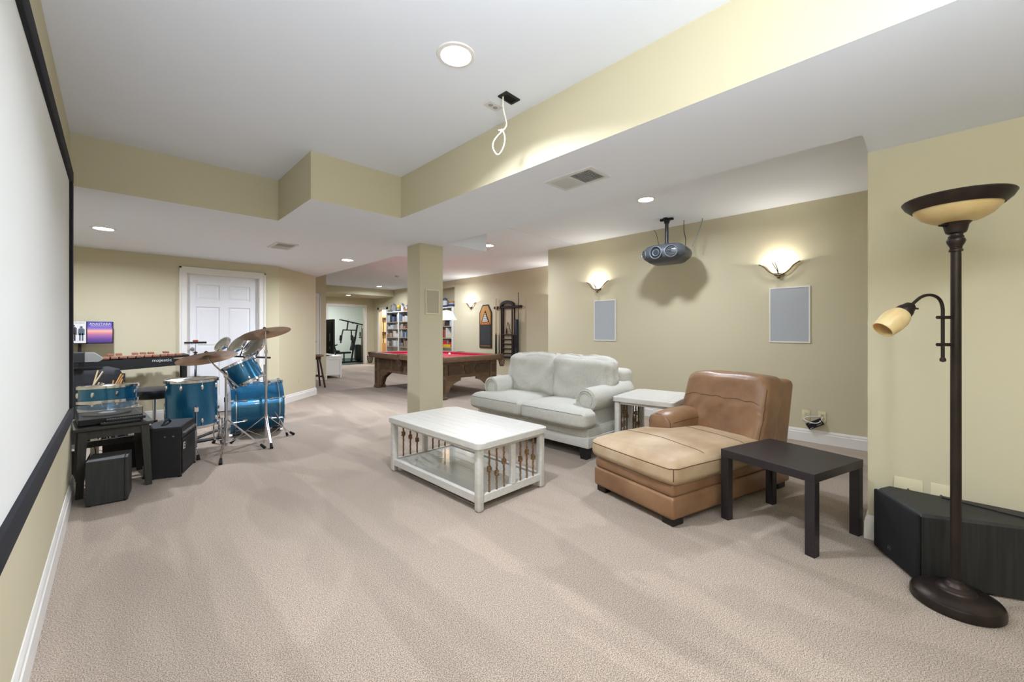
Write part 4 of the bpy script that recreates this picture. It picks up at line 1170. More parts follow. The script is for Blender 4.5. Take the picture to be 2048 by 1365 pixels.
# --- three small clear headed toms in a row
cls = [(444, 688, 5.02, 0.094), (474, 689, 4.88, 0.114), (508, 692, 4.80, 0.145)]
labs = ['smallest clear headed chrome roto tom, left of the three', 'middle clear headed chrome roto tom of the three', 'largest clear headed chrome roto tom under the highest cymbal']
fw_ = Vector((math.sin(TH), math.cos(TH), 0)); rt_ = Vector((math.cos(TH), -math.sin(TH), 0))
tn = (Vector((0, 0, 0.55)) - fw_ * 0.62 - rt_ * 0.32).normalized()
for (x, y, d, r), lb in zip(cls, labs):
    p = pd(x, y, d)
    t = thing('roto_tom', lb, 'drum', p, 0, 'clear headed toms above the bass drum')
    Mx = tn.to_track_quat('Z', 'Y').to_matrix().to_4x4()
    mb = MB(); mb.M = Mx
    mb.lathe([(r - 0.006, 0.006), (r + 0.006, 0.01), (r + 0.012, 0.002), (r + 0.01, -0.02), (r, -0.022), (r - 0.006, -0.006), (r - 0.006, 0.006)], 36).build('hoop', M_CHROME, t)
    mb = MB(); mb.M = Mx; mb.lathe([(0, 0.0), (r - 0.004, 0.0), (r - 0.004, -0.002), (0, -0.002)], 32).build('head', M_CLEAR, t)
    for k_ in range(3):
        mb = MB(); mb.M = Mx @ Matrix.Rotation(R(60 * k_), 4, 'Z')
        mb.tube([(-r, 0, -0.02), (-r * 0.4, 0, -0.035), (r * 0.4, 0, -0.035), (r, 0, -0.02)], 0.011, 6).build('spoke', M_CHROME, t)
    mb = MB(); mb.M = Mx
    mb.lathe([(r * 0.7, -0.03), (r * 0.86, -0.03), (r * 0.86, -0.04), (r * 0.7, -0.04)], 30).build('ring', M_CHROME, t)
    mb = MB(); mb.M = Mx; mb.cyl((0, 0, -0.03), (0, 0, -0.075), 0.012, None, 8).build('stem', M_BLACK, t)
p0, p1 = pd(440, 712, 5.05), pd(540, 716, 4.62)
t = thing('tom_rail', 'black rail carrying the three clear headed toms', 'rail', (0, 0, 0))
MB().cyl(p0, p1, 0.011, None, 10).build('rail', M_BLACK, t)
pm = (p0 + p1) * 0.5
MB().tube([pm, pm + Vector((0.05, 0.03, -0.1)), Vector((pm.x + 0.06, pm.y + 0.05, 0.62))], 0.011, 8).build('post', M_CHROME, t)
for a, b in zip(cls, (0.14, 0.42, 0.72)):
    pp = pd(a[0], a[1], a[2]) - tn * 0.088; q_ = p0 + (p1 - p0) * b
    MB().tube([pp, q_], 0.007, 6).build('arm', M_BLACK, t)

# --- kick pedal, throne
kp = pz(428, 893)
t = thing('bass_pedal', 'black and chrome bass drum pedal between floor tom and bass drum', 'pedal', (kp.x - 0.04, kp.y + 0.33, 0), 8)
MB().rbox(-0.16, 0.18, -0.055, 0.055, 0.0, 0.014, 0.004, 1).build('base_plate', M_BLACK, t)
MB().at(-0.01, 0, 0.06, 0, -14).rbox(-0.15, 0.14, -0.04, 0.04, -0.006, 0.006, 0.003, 1).build('footboard', M_BLACK, t)
for s in (-1, 1): MB().cyl((0.15, s * 0.05, 0.01), (0.15, s * 0.05, 0.24), 0.008, None, 8).build('upright', M_CHROME, t)
MB().cyl((0.15, -0.05, 0.22), (0.15, 0.05, 0.22), 0.007, None, 8).build('axle', M_CHROME, t)
MB().tube([(0.15, 0, 0.22), (0.11, 0, 0.36)], 0.004, 6).cyl((0.09, 0, 0.365), (0.135, 0, 0.352), 0.02, None, 12).build('beater', M_STEEL, t)
th = py(309, 785, 5.75)
t = thing('drum_throne', 'round black vinyl drum stool behind the floor tom', 'stool', (th.x, th.y, 0))
MB().at(0, 0, 0.50).lathe([(0, 0), (0.165, 0), (0.18, 0.012), (0.19, 0.05), (0.18, 0.09), (0.14, 0.108), (0, 0.112)], 36).build('seat', M_VINYL, t)
MB().cyl((0, 0, 0.08), (0, 0, 0.50), 0.015, None, 12).build('post', M_CHROME, t)
MB().cyl((0, 0, 0.2), (0, 0, 0.26), 0.026, None, 12).build('collar', M_BLACK, t)
for a in (30, 150, 270):
    lg = MB().tube([(0, 0, 0.24), (0.26 * math.cos(R(a)), 0.26 * math.sin(R(a)), 0.025)], 0.008, 6).build('leg', M_CHROME, t)
    MB().cyl((0.25 * math.cos(R(a)), 0.25 * math.sin(R(a)), 0.04), (0.27 * math.cos(R(a)), 0.27 * math.sin(R(a)), 0.004), 0.012, 0.016, 8).build('rubber_foot', M_RUBBER, lg)

# ================================================================== marimba
YM = 6.62
t = thing('marimba', 'wooden barred marimba with black rail along the back wall', 'marimba', (0, 0, 0))
M_ROSE = mat('rosewood_bar', '7a4a38', 0.45, col2='9b6650', nscale=12, stretch=(8, 1, 8))
M_FRAME = mat('black_frame_paint', '1a1a1b', 0.5)
# front rail from (px 150) to (px 365), tapering to the right end
zr = 0.84
xa, xb = -0.62, 0.63
MB().add([(xa, YM, zr - 0.13), (xb, YM, zr - 0.06), (xb, YM, zr + 0.055), (xa, YM, zr + 0.0), (xa, YM + 0.025, zr - 0.13), (xb, YM + 0.025, zr - 0.06), (xb, YM + 0.025, zr + 0.055), (xa, YM + 0.025, zr + 0.0)],
         [(0, 1, 2, 3), (4, 7, 6, 5), (0, 4, 5, 1), (1, 5, 6, 2), (2, 6, 7, 3), (3, 7, 4, 0)]).build('front_rail', M_FRAME, t)
MB().box(xa, xb, YM + 0.40, YM + 0.425, zr - 0.05, zr + 0.05).build('rear_rail', M_FRAME, t)
MB().rbox(xb - 0.01, xb + 0.06, YM - 0.02, YM + 0.44, zr - 0.03, zr + 0.07, 0.008, 1).build('end_piece', M_FRAME, t)
for y in (YM + 0.03, YM + 0.38): MB().cyl((xb + 0.02, y, 0.05), (xb + 0.02, y, zr - 0.02), 0.022, None, 12).build('leg', M_FRAME, t)
MB().rbox(xb - 0.005, xb + 0.045, YM - 0.03, YM + 0.44, 0.03, 0.07, 0.008, 1).build('foot_bar', M_FRAME, t)
for y in (YM + 0.03, YM + 0.38): MB().cyl((xa + 0.1, y, 0.0), (xa + 0.1, y, zr - 0.02), 0.022, None, 12).build('leg', M_FRAME, t)
for y in (YM + 0.0, YM + 0.41): MB().cyl((xb + 0.02, y - 0.01, 0.03), (xb + 0.02, y + 0.01, 0.03), 0.03, None, 12).build('caster', M_RUBBER, t)
nb = 17; bw = (xb - xa) / nb; src = None
for i in range(nb):
    x = xa + bw * (i + 0.5)
    if src is None:
        src = MB().rbox(-bw * 0.42, bw * 0.42, -0.13, 0.13, -0.011, 0.011, 0.002, 1).build('bar', M_ROSE, t); o = src
    else: o = share(src, 'bar', t)
    o.location = (x, YM + 0.13, zr + 0.04 + 0.03 * i / nb); o.scale = (1, 1.0 - 0.25 * i / nb, 1)
    o.rotation_euler = (0, 0, 0)
src = None
for i in range(nb):
    if i % 7 in (2, 6): continue
    x = xa + bw * (i + 1.0)
    if i > nb - 3: continue
    if src is None:
        src = MB().rbox(-bw * 0.4, bw * 0.4, -0.1, 0.1, -0.011, 0.011, 0.002, 1).build('accidental_bar', M_ROSE, t); o = src
    else: o = share(src, 'accidental_bar', t)
    o.location = (x, YM + 0.33, zr + 0.068 + 0.03 * i / nb); o.scale = (1, 1.0 - 0.25 * i / nb, 1)
for i in range(nb - 4):
    MB().cyl((xa + bw * (i + 0.5), YM + 0.14, zr - 0.05 - 0.28 * (1 - i / nb)), (xa + bw * (i + 0.5), YM + 0.14, zr + 0.0), bw * 0.36, None, 10, cap=True).build('resonator', mat('resonator_black', '242426', 0.4, 0.3), t) if i < 7 else None
text('lettering', 'majestic', t, mat('silver_lettering', 'cfcfcf', 0.4), 0.052, (0.425, YM - 0.002, zr + 0.008), (R(90), 0, 0), 0.0005, 1.1)

# ================================================================== keyboard, cloth, sticks, song books
kp0 = Vector((-0.27, 6.3, 0))
t = thing('synthesizer', 'grey end of an electronic keyboard beside the screen edge', 'keyboard', (kp0.x, kp0.y, 0.0), 0)
M_GREYM = mat('grey_metal_case', '8d8f8d', 0.45, 0.3)
kz = 0.93
mb = MB()
prof = [(0.0, -0.05), (0.13, -0.05), (0.155, -0.035), (0.165, -0.02), (0.15, 0.0), (0.10, 0.045), (0.0, 0.05)]
mb.at(0.02, 0, kz, 90).prism(prof, -0.05, 0.08)
mb.build('end_cheek', M_GREYM, t, 20)
MB().rbox(-0.55, 0.05, -0.10, 0.07, kz - 0.055, kz + 0.055, 0.006, 1).build('body', M_BLACKV, t)
for x in (-0.45, 0.02):
    for y in (-0.07, 0.04): MB().cyl((x, y, kz - 0.1), (x, y, kz - 0.05), 0.016, None, 10).build('foot', M_BLACK, t)
# black cloth over a case
c = Vector((-0.29, 6.4, 0))
t = thing('draped_case', 'black cloth draped over a low case under the marimba', 'cloth', (c.x, c.y, 0), 0)
def dr(u_, v_):
    x = -0.55 + 0.93 * u_
    edge = 0.05 * noise.noise(Vector((u_ * 6, v_ * 4, 1.5)))
    if v_ < 0.55:
        k_ = v_ / 0.55
        y = -0.16 - 0.05 * (1 - k_) + edge * (1 - k_); z = 0.02 + 0.78 * k_ + 0.02 * noise.noise(Vector((u_ * 5, k_ * 3, 4)))
    else:
        k_ = (v_ - 0.55) / 0.45
        y = -0.16 + 0.32 * k_; z = 0.80 + 0.012 * math.sin(k_ * 3.1) - 0.05 * max(0, (u_ - 0.85) / 0.15) + 0.008 * noise.noise(Vector((u_ * 5, k_ * 5, 2)))
    if u_ > 0.96: z *= 0.94
    return (x, y, z)
MB().grid(dr, 40, 24).build('cloth', mat('black_cotton_cloth', '202124', 0.9, col2='2a2b2e', nscale=8), t, 80)
MB().box(-0.5, 0.28, -0.12, 0.14, 0.0, 0.76).build('case', M_BLACK, t)
bag = thing('stick_bag', 'black stick bag holding drumsticks behind the snare drum', 'bag', (-0.03, 6.1, 0), 0)
MB().rbox(-0.17, 0.16, -0.03, 0.03, 0.30, 0.63, 0.02, 2).build('pouch', mat('black_nylon', '161618', 0.8), bag)
for x in (-0.14, 0.13): MB().cyl((x, 0, 0), (x, 0, 0.32), 0.01, None, 8).build('stand_leg', M_BLACK, bag)
sticks = [((188, 767), (196, 741), 'd9c294'), ((189, 768), (206, 743), 'cfc2a8'), ((194, 774), (199, 765), 'd8c9a0'), ((197, 775), (205, 766), 'd2bf96'), ((201, 775), (208, 767), 'd6c49e'), ((225, 772), (227, 761), 'c08f5a'), ((232, 768), (243, 748), 'c8955c'), ((235, 770), (247, 750), 'b98550'), ((239, 773), (245, 758), 'c9a26c'), ((241, 774), (249, 765), 'b8844f')]
sl = ['tallest pale drumstick of the left bunch', 'leaning whitish drumstick right of the tallest one', 'short pale drumstick left in the low bunch', 'short pale drumstick in the middle of the low bunch', 'short pale drumstick right in the low bunch',
      'lone short brown drumstick between the two bunches', 'tall orange brown mallet of the right bunch', 'orange brown mallet leaning beside the tall one', 'thin tan mallet at the front of the right bunch', 'lowest brown mallet at the right end of the bag']
for (a, b, cl), lb in zip(sticks, sl):
    yo_ = 6.045 if lb.startswith(('leaning', 'orange brown mallet leaning')) else 6.065
    p1 = py(*b, yo_); p0_ = py(*a, yo_ - 0.007); p0_ = p1 + (p0_ - p1) * 1.3
    o = MB().cyl(p0_, p1, 0.0075, 0.0065, 8).build('drumstick', mat('stick_' + cl, cl, 0.6))
    tag(o, lb, 'drumstick', 'drumsticks in the stick bag')
# music stand with song books
ms = Vector((-0.237, 7.13, 1.062))
t = thing('music_stand', 'black music stand holding two song books by the back wall', 'music stand', (ms.x, ms.y, 0), 0)
zt = 1.062
MB().box(-0.26, 0.232, -0.02, 0.05, zt - 0.008, zt).build('ledge', M_BLACK, t)
MB().at(0, 0.035, zt).rbox(-0.26, 0.232, 0.0, 0.012, 0.0, 0.265, 0.003, 1).build('desk', M_BLACK, t)
MB().cyl((-0.06, 0.045, 0.05), (-0.06, 0.045, zt), 0.016, None, 10).build('post', M_BLACK, t)
for a in (30, 150, 270): MB().tube([(-0.06, 0.045, 0.12), (-0.06 + 0.11 * math.cos(R(a)), 0.045 + 0.07 * math.sin(R(a)), 0.01)], 0.009, 6).build('leg', M_BLACK, t)


def sunset():
    m = bpy.data.materials.new('printed_cover_dusk'); m.use_nodes = True; nt = m.node_tree; b = nt.nodes['Principled BSDF']
    b.inputs['Roughness'].default_value = 0.35
    tc = nt.nodes.new('ShaderNodeTexCoord'); sp = nt.nodes.new('ShaderNodeSeparateXYZ'); nt.links.new(tc.outputs['Generated'], sp.inputs[0])
    r = nt.nodes.new('ShaderNodeValToRGB'); e = r.color_ramp.elements
    e[0].position = 0; e[0].color = lin('3c2c6e'); e[1].position = 1; e[1].color = lin('3b3f9c')
    for p, c_ in ((0.2, '6a4a90'), (0.38, 'a66a9c'), (0.48, 'd98a86'), (0.56, 'e6b09c'), (0.68, '8a6cb8'), (0.8, '5a50ae')):
        x = r.color_ramp.elements.new(p); x.color = lin(c_)
    nt.links.new(sp.outputs[2], r.inputs[0]); nt.links.new(r.outputs[0], b.inputs['Base Color']); return m


zb_ = zt
bk1 = thing('song_book', 'purple song book titled ANASTASIA on the music stand', 'book', (ms.x + 0.005, ms.y + 0.005, zb_), 0)
MB().box(0.0, 0.218, 0.0, 0.014, 0.002, 0.262).build('cover', sunset(), bk1)
text('lettering', 'ANASTASIA', bk1, mat('cream_print', 'f2ead8', 0.5), 0.036, (0.112, -0.001, 0.235), (R(90), 0, 0), 0.0003, 1.0)
MB().box(0.025, 0.2, -0.0012, 0.0, 0.208, 0.213).build('subtitle', mat('cream_print', 'f2ead8', 0.5), bk1)
bk2 = thing('song_book', 'white song book with two dark figures beside the purple one', 'book', (ms.x - 0.005, ms.y + 0.005, zb_), 0)
MB().box(-0.218, 0.0, 0.0, 0.012, 0.002, 0.264).build('cover', mat('white_cover', 'dcdad8', 0.4), bk2)
for xx, cl, nm in ((-0.105, '2e2a30', 0.98), (-0.04, '50606c', 0.9)):
    mb = MB(); k_ = nm
    for px0, px1, z0, z1 in ((-0.018, -0.004, 0.03, 0.12), (0.004, 0.018, 0.03, 0.12), (-0.02, 0.02, 0.11 * k_, 0.20 * k_), (-0.028, -0.021, 0.1, 0.19 * k_), (0.021, 0.028, 0.1, 0.19 * k_)):
        mb.box(xx + px0, xx + px1, -0.0012, 0.0, z0, z1)
    mb.cyl((xx, 0, 0.215 * k_), (xx, -0.0012, 0.215 * k_), 0.013, None, 14)
    mb.build('printed_figure', mat('print_' + cl, cl, 0.5), bk2)
text('lettering', 'OOLISH', bk2, mat('grey_print', '8a8a80', 0.5), 0.034, (-0.075, -0.001, 0.245), (R(90), 0, 0), 0.0003, 1.0)

# ================================================================== dark side table with turntable
M_DBR = mat('dark_grey_wood', '2f2e2a', 0.5, col2='3a3833', nscale=12, stretch=(8, 8, 1))
t = thing('stand_table', 'small dark wooden table carrying the turntable beside the screen', 'table', (-0.01, 4.54, 0), 4)
TW, TL_, TZ = 0.2, 0.27, 0.50
MB().rbox(-TW - 0.02, TW + 0.02, -TL_ - 0.0, TL_ + 0.0, TZ - 0.022, TZ, 0.004, 1).build('top', M_DBR, t)
for s in (-1, 1):
    MB().box(s * (TW - 0.03) - 0.01, s * (TW - 0.03) + 0.01, -TL_ + 0.07, TL_ - 0.07, TZ - 0.085, TZ - 0.022).build('apron', M_DBR, t)
    MB().box(-TW + 0.05, TW - 0.05, s * (TL_ - 0.04) - 0.01, s * (TL_ - 0.04) + 0.01, TZ - 0.085, TZ - 0.022).build('apron', M_DBR, t)
    MB().box(-TW + 0.05, TW - 0.05, s * (TL_ - 0.04) - 0.008, s * (TL_ - 0.04) + 0.008, 0.26, 0.31).build('stretcher', M_DBR, t) if s > 0 else None
    for s2 in (-1, 1):
        x0, y0 = s * (TW - 0.032), s2 * (TL_ - 0.04); x1, y1 = s * (TW - 0.012), s2 * (TL_ - 0.01); a = 0.024; b = 0.019
        MB().add([(x1 - b, y1 - b, 0), (x1 + b, y1 - b, 0), (x1 + b, y1 + b, 0), (x1 - b, y1 + b, 0), (x0 - a, y0 - a, TZ - 0.022), (x0 + a, y0 - a, TZ - 0.022), (x0 + a, y0 + a, TZ - 0.022), (x0 - a, y0 + a, TZ - 0.022)],
                 [(0, 3, 2, 1), (4, 5, 6, 7), (0, 1, 5, 4), (1, 2, 6, 5), (2, 3, 7, 6), (3, 0, 4, 7)]).build('leg', M_DBR, t)
t = thing('turntable', 'black record player under a clear dust cover', 'record player', (-0.035, 4.545, TZ), 5)
MB().rbox(-0.17, 0.185, -0.19, 0.21, 0.006, 0.05, 0.005, 1).build('plinth', M_BLACK, t)
MB().cyl((0.0, 0.03, 0.05), (0.0, 0.03, 0.062), 0.14, None, 36).build('platter', mat('dark_platter', '2a2a2c', 0.3, 0.3), t)
MB().cyl((0.0, 0.03, 0.062), (0.0, 0.03, 0.064), 0.05, None, 24).build('record_label', mat('pale_record_label', 'd4d4d8', 0.6), t)
MB().cyl((0.13, 0.15, 0.05), (0.13, 0.15, 0.078), 0.018, None, 14).tube([(0.13, 0.15, 0.074), (0.135, 0.02, 0.072), (0.11, -0.05, 0.07)], 0.004, 6).build('tonearm', M_STEEL, t)
M_ACRYL = mat('clear_acrylic', 'f4f6f8', 0.04, trans=0.96, ior=1.25)
mb = MB(); k_ = 0.003
mb.box(-0.17, 0.185, -0.19, 0.21, 0.105, 0.105 + k_)
for a in ((-0.17, -0.17 + k_, -0.19, 0.21), (0.185 - k_, 0.185, -0.19, 0.21), (-0.17 + k_, 0.185 - k_, -0.19, -0.19 + k_), (-0.17 + k_, 0.185 - k_, 0.21 - k_, 0.21)): mb.box(*a, 0.051, 0.105)
mb.build('dust_cover', M_ACRYL, t)
for x in (-0.15, 0.165):
    for y in (-0.17, 0.19): MB().cyl((x, y, 0), (x, y, 0.008), 0.012, None, 8).build('foot', M_RUBBER, t)
for dy, dx, lb, zz, tilt in ((-0.225, 0.07, 'slim black remote lying at the front edge of the turntable table', 0.0, 0), (-0.207, 0.10, 'slim black remote leaning against the turntable front', 0.021, 0)):
    r_ = thing('remote_control', lb, 'remote', (-0.035 + dx, 4.545 + dy, TZ + zz), 6)
    MB().rbox(-0.11, 0.115, -0.02, 0.02, 0.001, 0.02, 0.005, 2).build('body', M_BLACK, r_)
    src = None
    for i in range(15):
        for j in range(2):
            if src is None: src = o = MB().rbox(-0.0045, 0.0045, -0.005, 0.005, 0, 0.003, 0.001, 1).build('button', M_GREYM, r_)
            else: o = share(src, 'button', r_)
            o.location = (-0.1 + i * 0.0145, -0.008 + j * 0.016, 0.0195)

# ================================================================== boxes under and beside the table
t = thing('small_subwoofer', 'dark grey box speaker on the carpet before the turntable table', 'speaker', (-0.02, 4.12, 0), -6)
M_CHAR = mat('charcoal_vinyl', '2c2d2c', 0.6, col2='343534', nscale=60, stretch=(1, 1, 0.06))
MB().rbox(-0.108, 0.085, -0.12, 0.13, 0.006, 0.31, 0.003, 1).build('cabinet', M_CHAR, t)
MB().rbox(0.0855, 0.104, -0.12, 0.13, 0.006, 0.31, 0.004, 1).build('front_baffle', M_CHAR, t)
for z in (0.05, 0.08, 0.15, 0.16, 0.25): MB().cyl((-0.108, -0.03 + z * 0.2, z), (-0.125, -0.03 + z * 0.2, z), 0.006, None, 8).build('connector', M_STEEL, t)
for x in (-0.09, 0.085):
    for y in (-0.1, 0.11): MB().cyl((x, y, 0), (x, y, 0.008), 0.01, None, 8).build('foot', M_RUBBER, t)
t = thing('black_cabinet', 'low black speaker cabinet behind the turntable table legs', 'speaker', (0.04, 4.96, 0), 3)
MB().rbox(-0.11, 0.17, -0.06, 0.07, 0, 0.27, 0.006, 1).build('cabinet', M_BLACKV, t)
MB().rbox(-0.1, 0.16, -0.068, -0.059, 0.015, 0.255, 0.003, 1).build('grille', M_BLACK, t)
t = thing('left_cabinet', 'black box with pale top against the wall end behind the table', 'speaker', (-0.29, 4.98, 0), 3)
MB().rbox(-0.2, 0.09, -0.12, 0.15, 0, 0.225, 0.004, 1).build('cabinet', M_BLACKV, t)
MB().box(-0.198, 0.088, -0.118, 0.148, 0.225, 0.232).build('top_panel', mat('grey_laminate', '9fa4a6', 0.4), t)
t = thing('white_box', 'off white box with a black strap between the black cabinets', 'box', (-0.12, 4.95, 0), 4)
MB().rbox(-0.02, 0.025, -0.06, 0.10, 0, 0.275, 0.003, 1).build('carton', mat('off_white_carton', 'd8d4c6', 0.7), t)
MB().tube([(-0.01, -0.063, 0.02), (0.004, -0.064, 0.12), (0.006, -0.063, 0.2), (-0.004, -0.061, 0.248)], 0.003, 5, smooth=1).build('strap', M_BLACK, t)

# ================================================================== amplifier
Q = [pz(286, 948), pz(304, 961), pz(361, 954), pz(387, 928)]
# plan: chamfered back edge (left), side towards the viewer, grille front on the right
pB, pC, pD = Q[1], Q[2], Q[3]
side = (pC - pB); front = (pD - pC)
t = thing('guitar_amplifier', 'black carpeted guitar amplifier with knobs and grille beside the floor tom', 'amplifier', (pC.x, pC.y, 0), math.degrees(math.atan2(front.y, front.x)))
# local x along the front (right), local +y towards the back
L_ = 0.40; AH = 0.415
Dp = 0.235; perp = 1
s_l = Matrix.Rotation(-math.atan2(front.y, front.x), 3, 'Z') @ side
# side vector in local coordinates points from the back edge to the front edge
poly = [(0, 0), (L_, 0), (L_ - s_l.x * 1.0, -s_l.y), (L_ - s_l.x - 0.1, -s_l.y - s_l.y * 0.4), (-s_l.x + 0.06, -s_l.y - s_l.y * 0.4), (-s_l.x, -s_l.y)]
MB().prism(poly, 0.008, AH - 0.01).build('cabinet', M_BLACKV, t, 20)
cen = Vector((sum(p[0] for p in poly) / 6, sum(p[1] for p in poly) / 6))
mb = MB(); n6 = len(poly)
ins = [tuple(cen + (Vector(p) - cen) * 0.97) for p in poly]
mb.add([(*p, AH - 0.01) for p in poly] + [(*p, AH) for p in ins], [tuple(range(n6, 2 * n6))] + [(i, (i + 1) % n6, n6 + (i + 1) % n6, n6 + i) for i in range(n6)]).build('top_panel', mat('black_carpet_cover', '24272a', 0.8, col2='303438', nscale=200), t, 10)
sg = -1 if s_l.y < 0 else 1      # front normal is away from the body
ny = -1 if (-s_l.y) > 0 else 1
gr = MB().rbox(0.02, L_ - 0.015, min(0, ny * 0.008), max(0, ny * 0.008), 0.025, AH - 0.12, 0.003, 1).build('grille', mat('black_mesh_grille', '101010', 0.6, 0.2), t)
for i in range(22):
    z = 0.034 + i * (AH - 0.16) / 21
    MB().box(0.026, L_ - 0.021, min(ny * 0.008, ny * 0.0105), max(ny * 0.008, ny * 0.0105), z, z + 0.005).build('wire', mat('grille_wire', '3a3a38', 0.5, 0.4), gr)
MB().rbox(0.015, L_ - 0.01, min(0, ny * 0.006), max(0, ny * 0.006), AH - 0.1, AH - 0.02, 0.002, 1).build('control_panel', M_BLACK, t)
for i in range(8):
    MB().cyl((0.045 + i * 0.042, ny * 0.006, AH - 0.058), (0.045 + i * 0.042, ny * 0.026, AH - 0.058), 0.012, 0.01, 12).build('knob', mat('knob_silver', '8a8a88', 0.35, 0.6), t)
MB().box(0.02, L_ - 0.012, min(0, ny * 0.01), max(0, ny * 0.01), AH - 0.118, AH - 0.103).build('edge_strip', M_BLACK, t)
lg = MB().box(0.03, 0.075, min(ny * 0.0105, ny * 0.014), max(ny * 0.0105, ny * 0.014), AH - 0.195, AH - 0.14).build('logo_plate', mat('white_logo', 'cfcfca', 0.4), t)
MB().box(0.036, 0.069, min(ny * 0.014, ny * 0.0148), max(ny * 0.014, ny * 0.0148), AH - 0.158, AH - 0.15).box(0.036, 0.043, min(ny * 0.014, ny * 0.0148), max(ny * 0.014, ny * 0.0148), AH - 0.185, AH - 0.165).box(0.05, 0.066, min(ny * 0.014, ny * 0.0148), max(ny * 0.014, ny * 0.0148), AH - 0.185, AH - 0.172).build('logo_mark', M_BLACK, lg)
hc = cen
MB().tube([(hc.x - 0.1, hc.y, AH), (hc.x - 0.06, hc.y, AH + 0.022), (hc.x, hc.y, AH + 0.03), (hc.x + 0.06, hc.y, AH + 0.022), (hc.x + 0.1, hc.y, AH)], [0.008, 0.01, 0.013, 0.013, 0.013, 0.01, 0.01, 0.008, 0.008], 8, smooth=1).build('handle', M_BLACK, t)
for k_ in (0.25, 0.55):
    p = Vector((-s_l.x * k_, -s_l.y * k_)); MB().cyl((p.x, p.y, AH - 0.075), (p.x - 0.006, p.y, AH - 0.075), 0.007, None, 8).build('screw', M_STEEL, t)
for p in poly[:2] + poly[4:]: MB().at(*(cen + (Vector(p) - cen) * 0.96), 0).cyl((0, 0, 0), (0, 0, 0.012), 0.014, None, 8).build('foot', M_RUBBER, t)

# ================================================================== pool table
M_OAK = mat('dark_carved_oak', '5b4634', 0.45, col2='7a614a', nscale=9, stretch=(1, 1, 9), lo=0.3, hi=0.7, bump=0.06, bscale=30)
M_OAKD = mat('dark_oak_moulding', '49382a', 0.45, col2='5d4836', nscale=12, stretch=(9, 1, 1))
M_LEATHP = mat('brown_pocket_leather', '5a3f33', 0.55)
PX0, PX1, PY0, PY1, PT = 3.90, 5.47, 5.78, 8.42, 0.755
pcx, pcy = (PX0 + PX1) / 2, (PY0 + PY1) / 2
hw, hl = (PX1 - PX0) / 2, (PY1 - PY0) / 2
t = thing('pool_table', 'carved oak pool table with red cloth behind the column', 'pool table', (pcx, pcy, 0))
MB().box(-hw + 0.1, hw - 0.1, -hl + 0.1, hl - 0.1, PT - 0.09, PT - 0.045).build('playing_cloth', M_RED_CLOTH, t)
for s in (-1, 1):
    MB().rbox(s * (hw - 0.065) - 0.065, s * (hw - 0.065) + 0.065, -hl + 0.09, hl - 0.09, PT - 0.10, PT, 0.014, 2).build('rail', M_OAK, t)
    MB().rbox(-hw + 0.02, hw - 0.02, s * (hl - 0.065) - 0.065, s * (hl - 0.065) + 0.065, PT - 0.10, PT, 0.014, 2).build('rail', M_OAK, t)
    MB().rbox(s * (hw - 0.155) - 0.03, s * (hw - 0.155) + 0.03, -hl + 0.2, hl - 0.2, PT - 0.05, PT - 0.004, 0.01, 2).build('cushion', M_RED_CLOTH, t)
    MB().rbox(-hw + 0.2, hw - 0.2, s * (hl - 0.155) - 0.03, s * (hl - 0.155) + 0.03, PT - 0.05, PT - 0.004, 0.01, 2).build('cushion', M_RED_CLOTH, t)
az0, az1 = 0.36, PT - 0.10


def apron(mb_fn, L_, name='apron'):
    pass


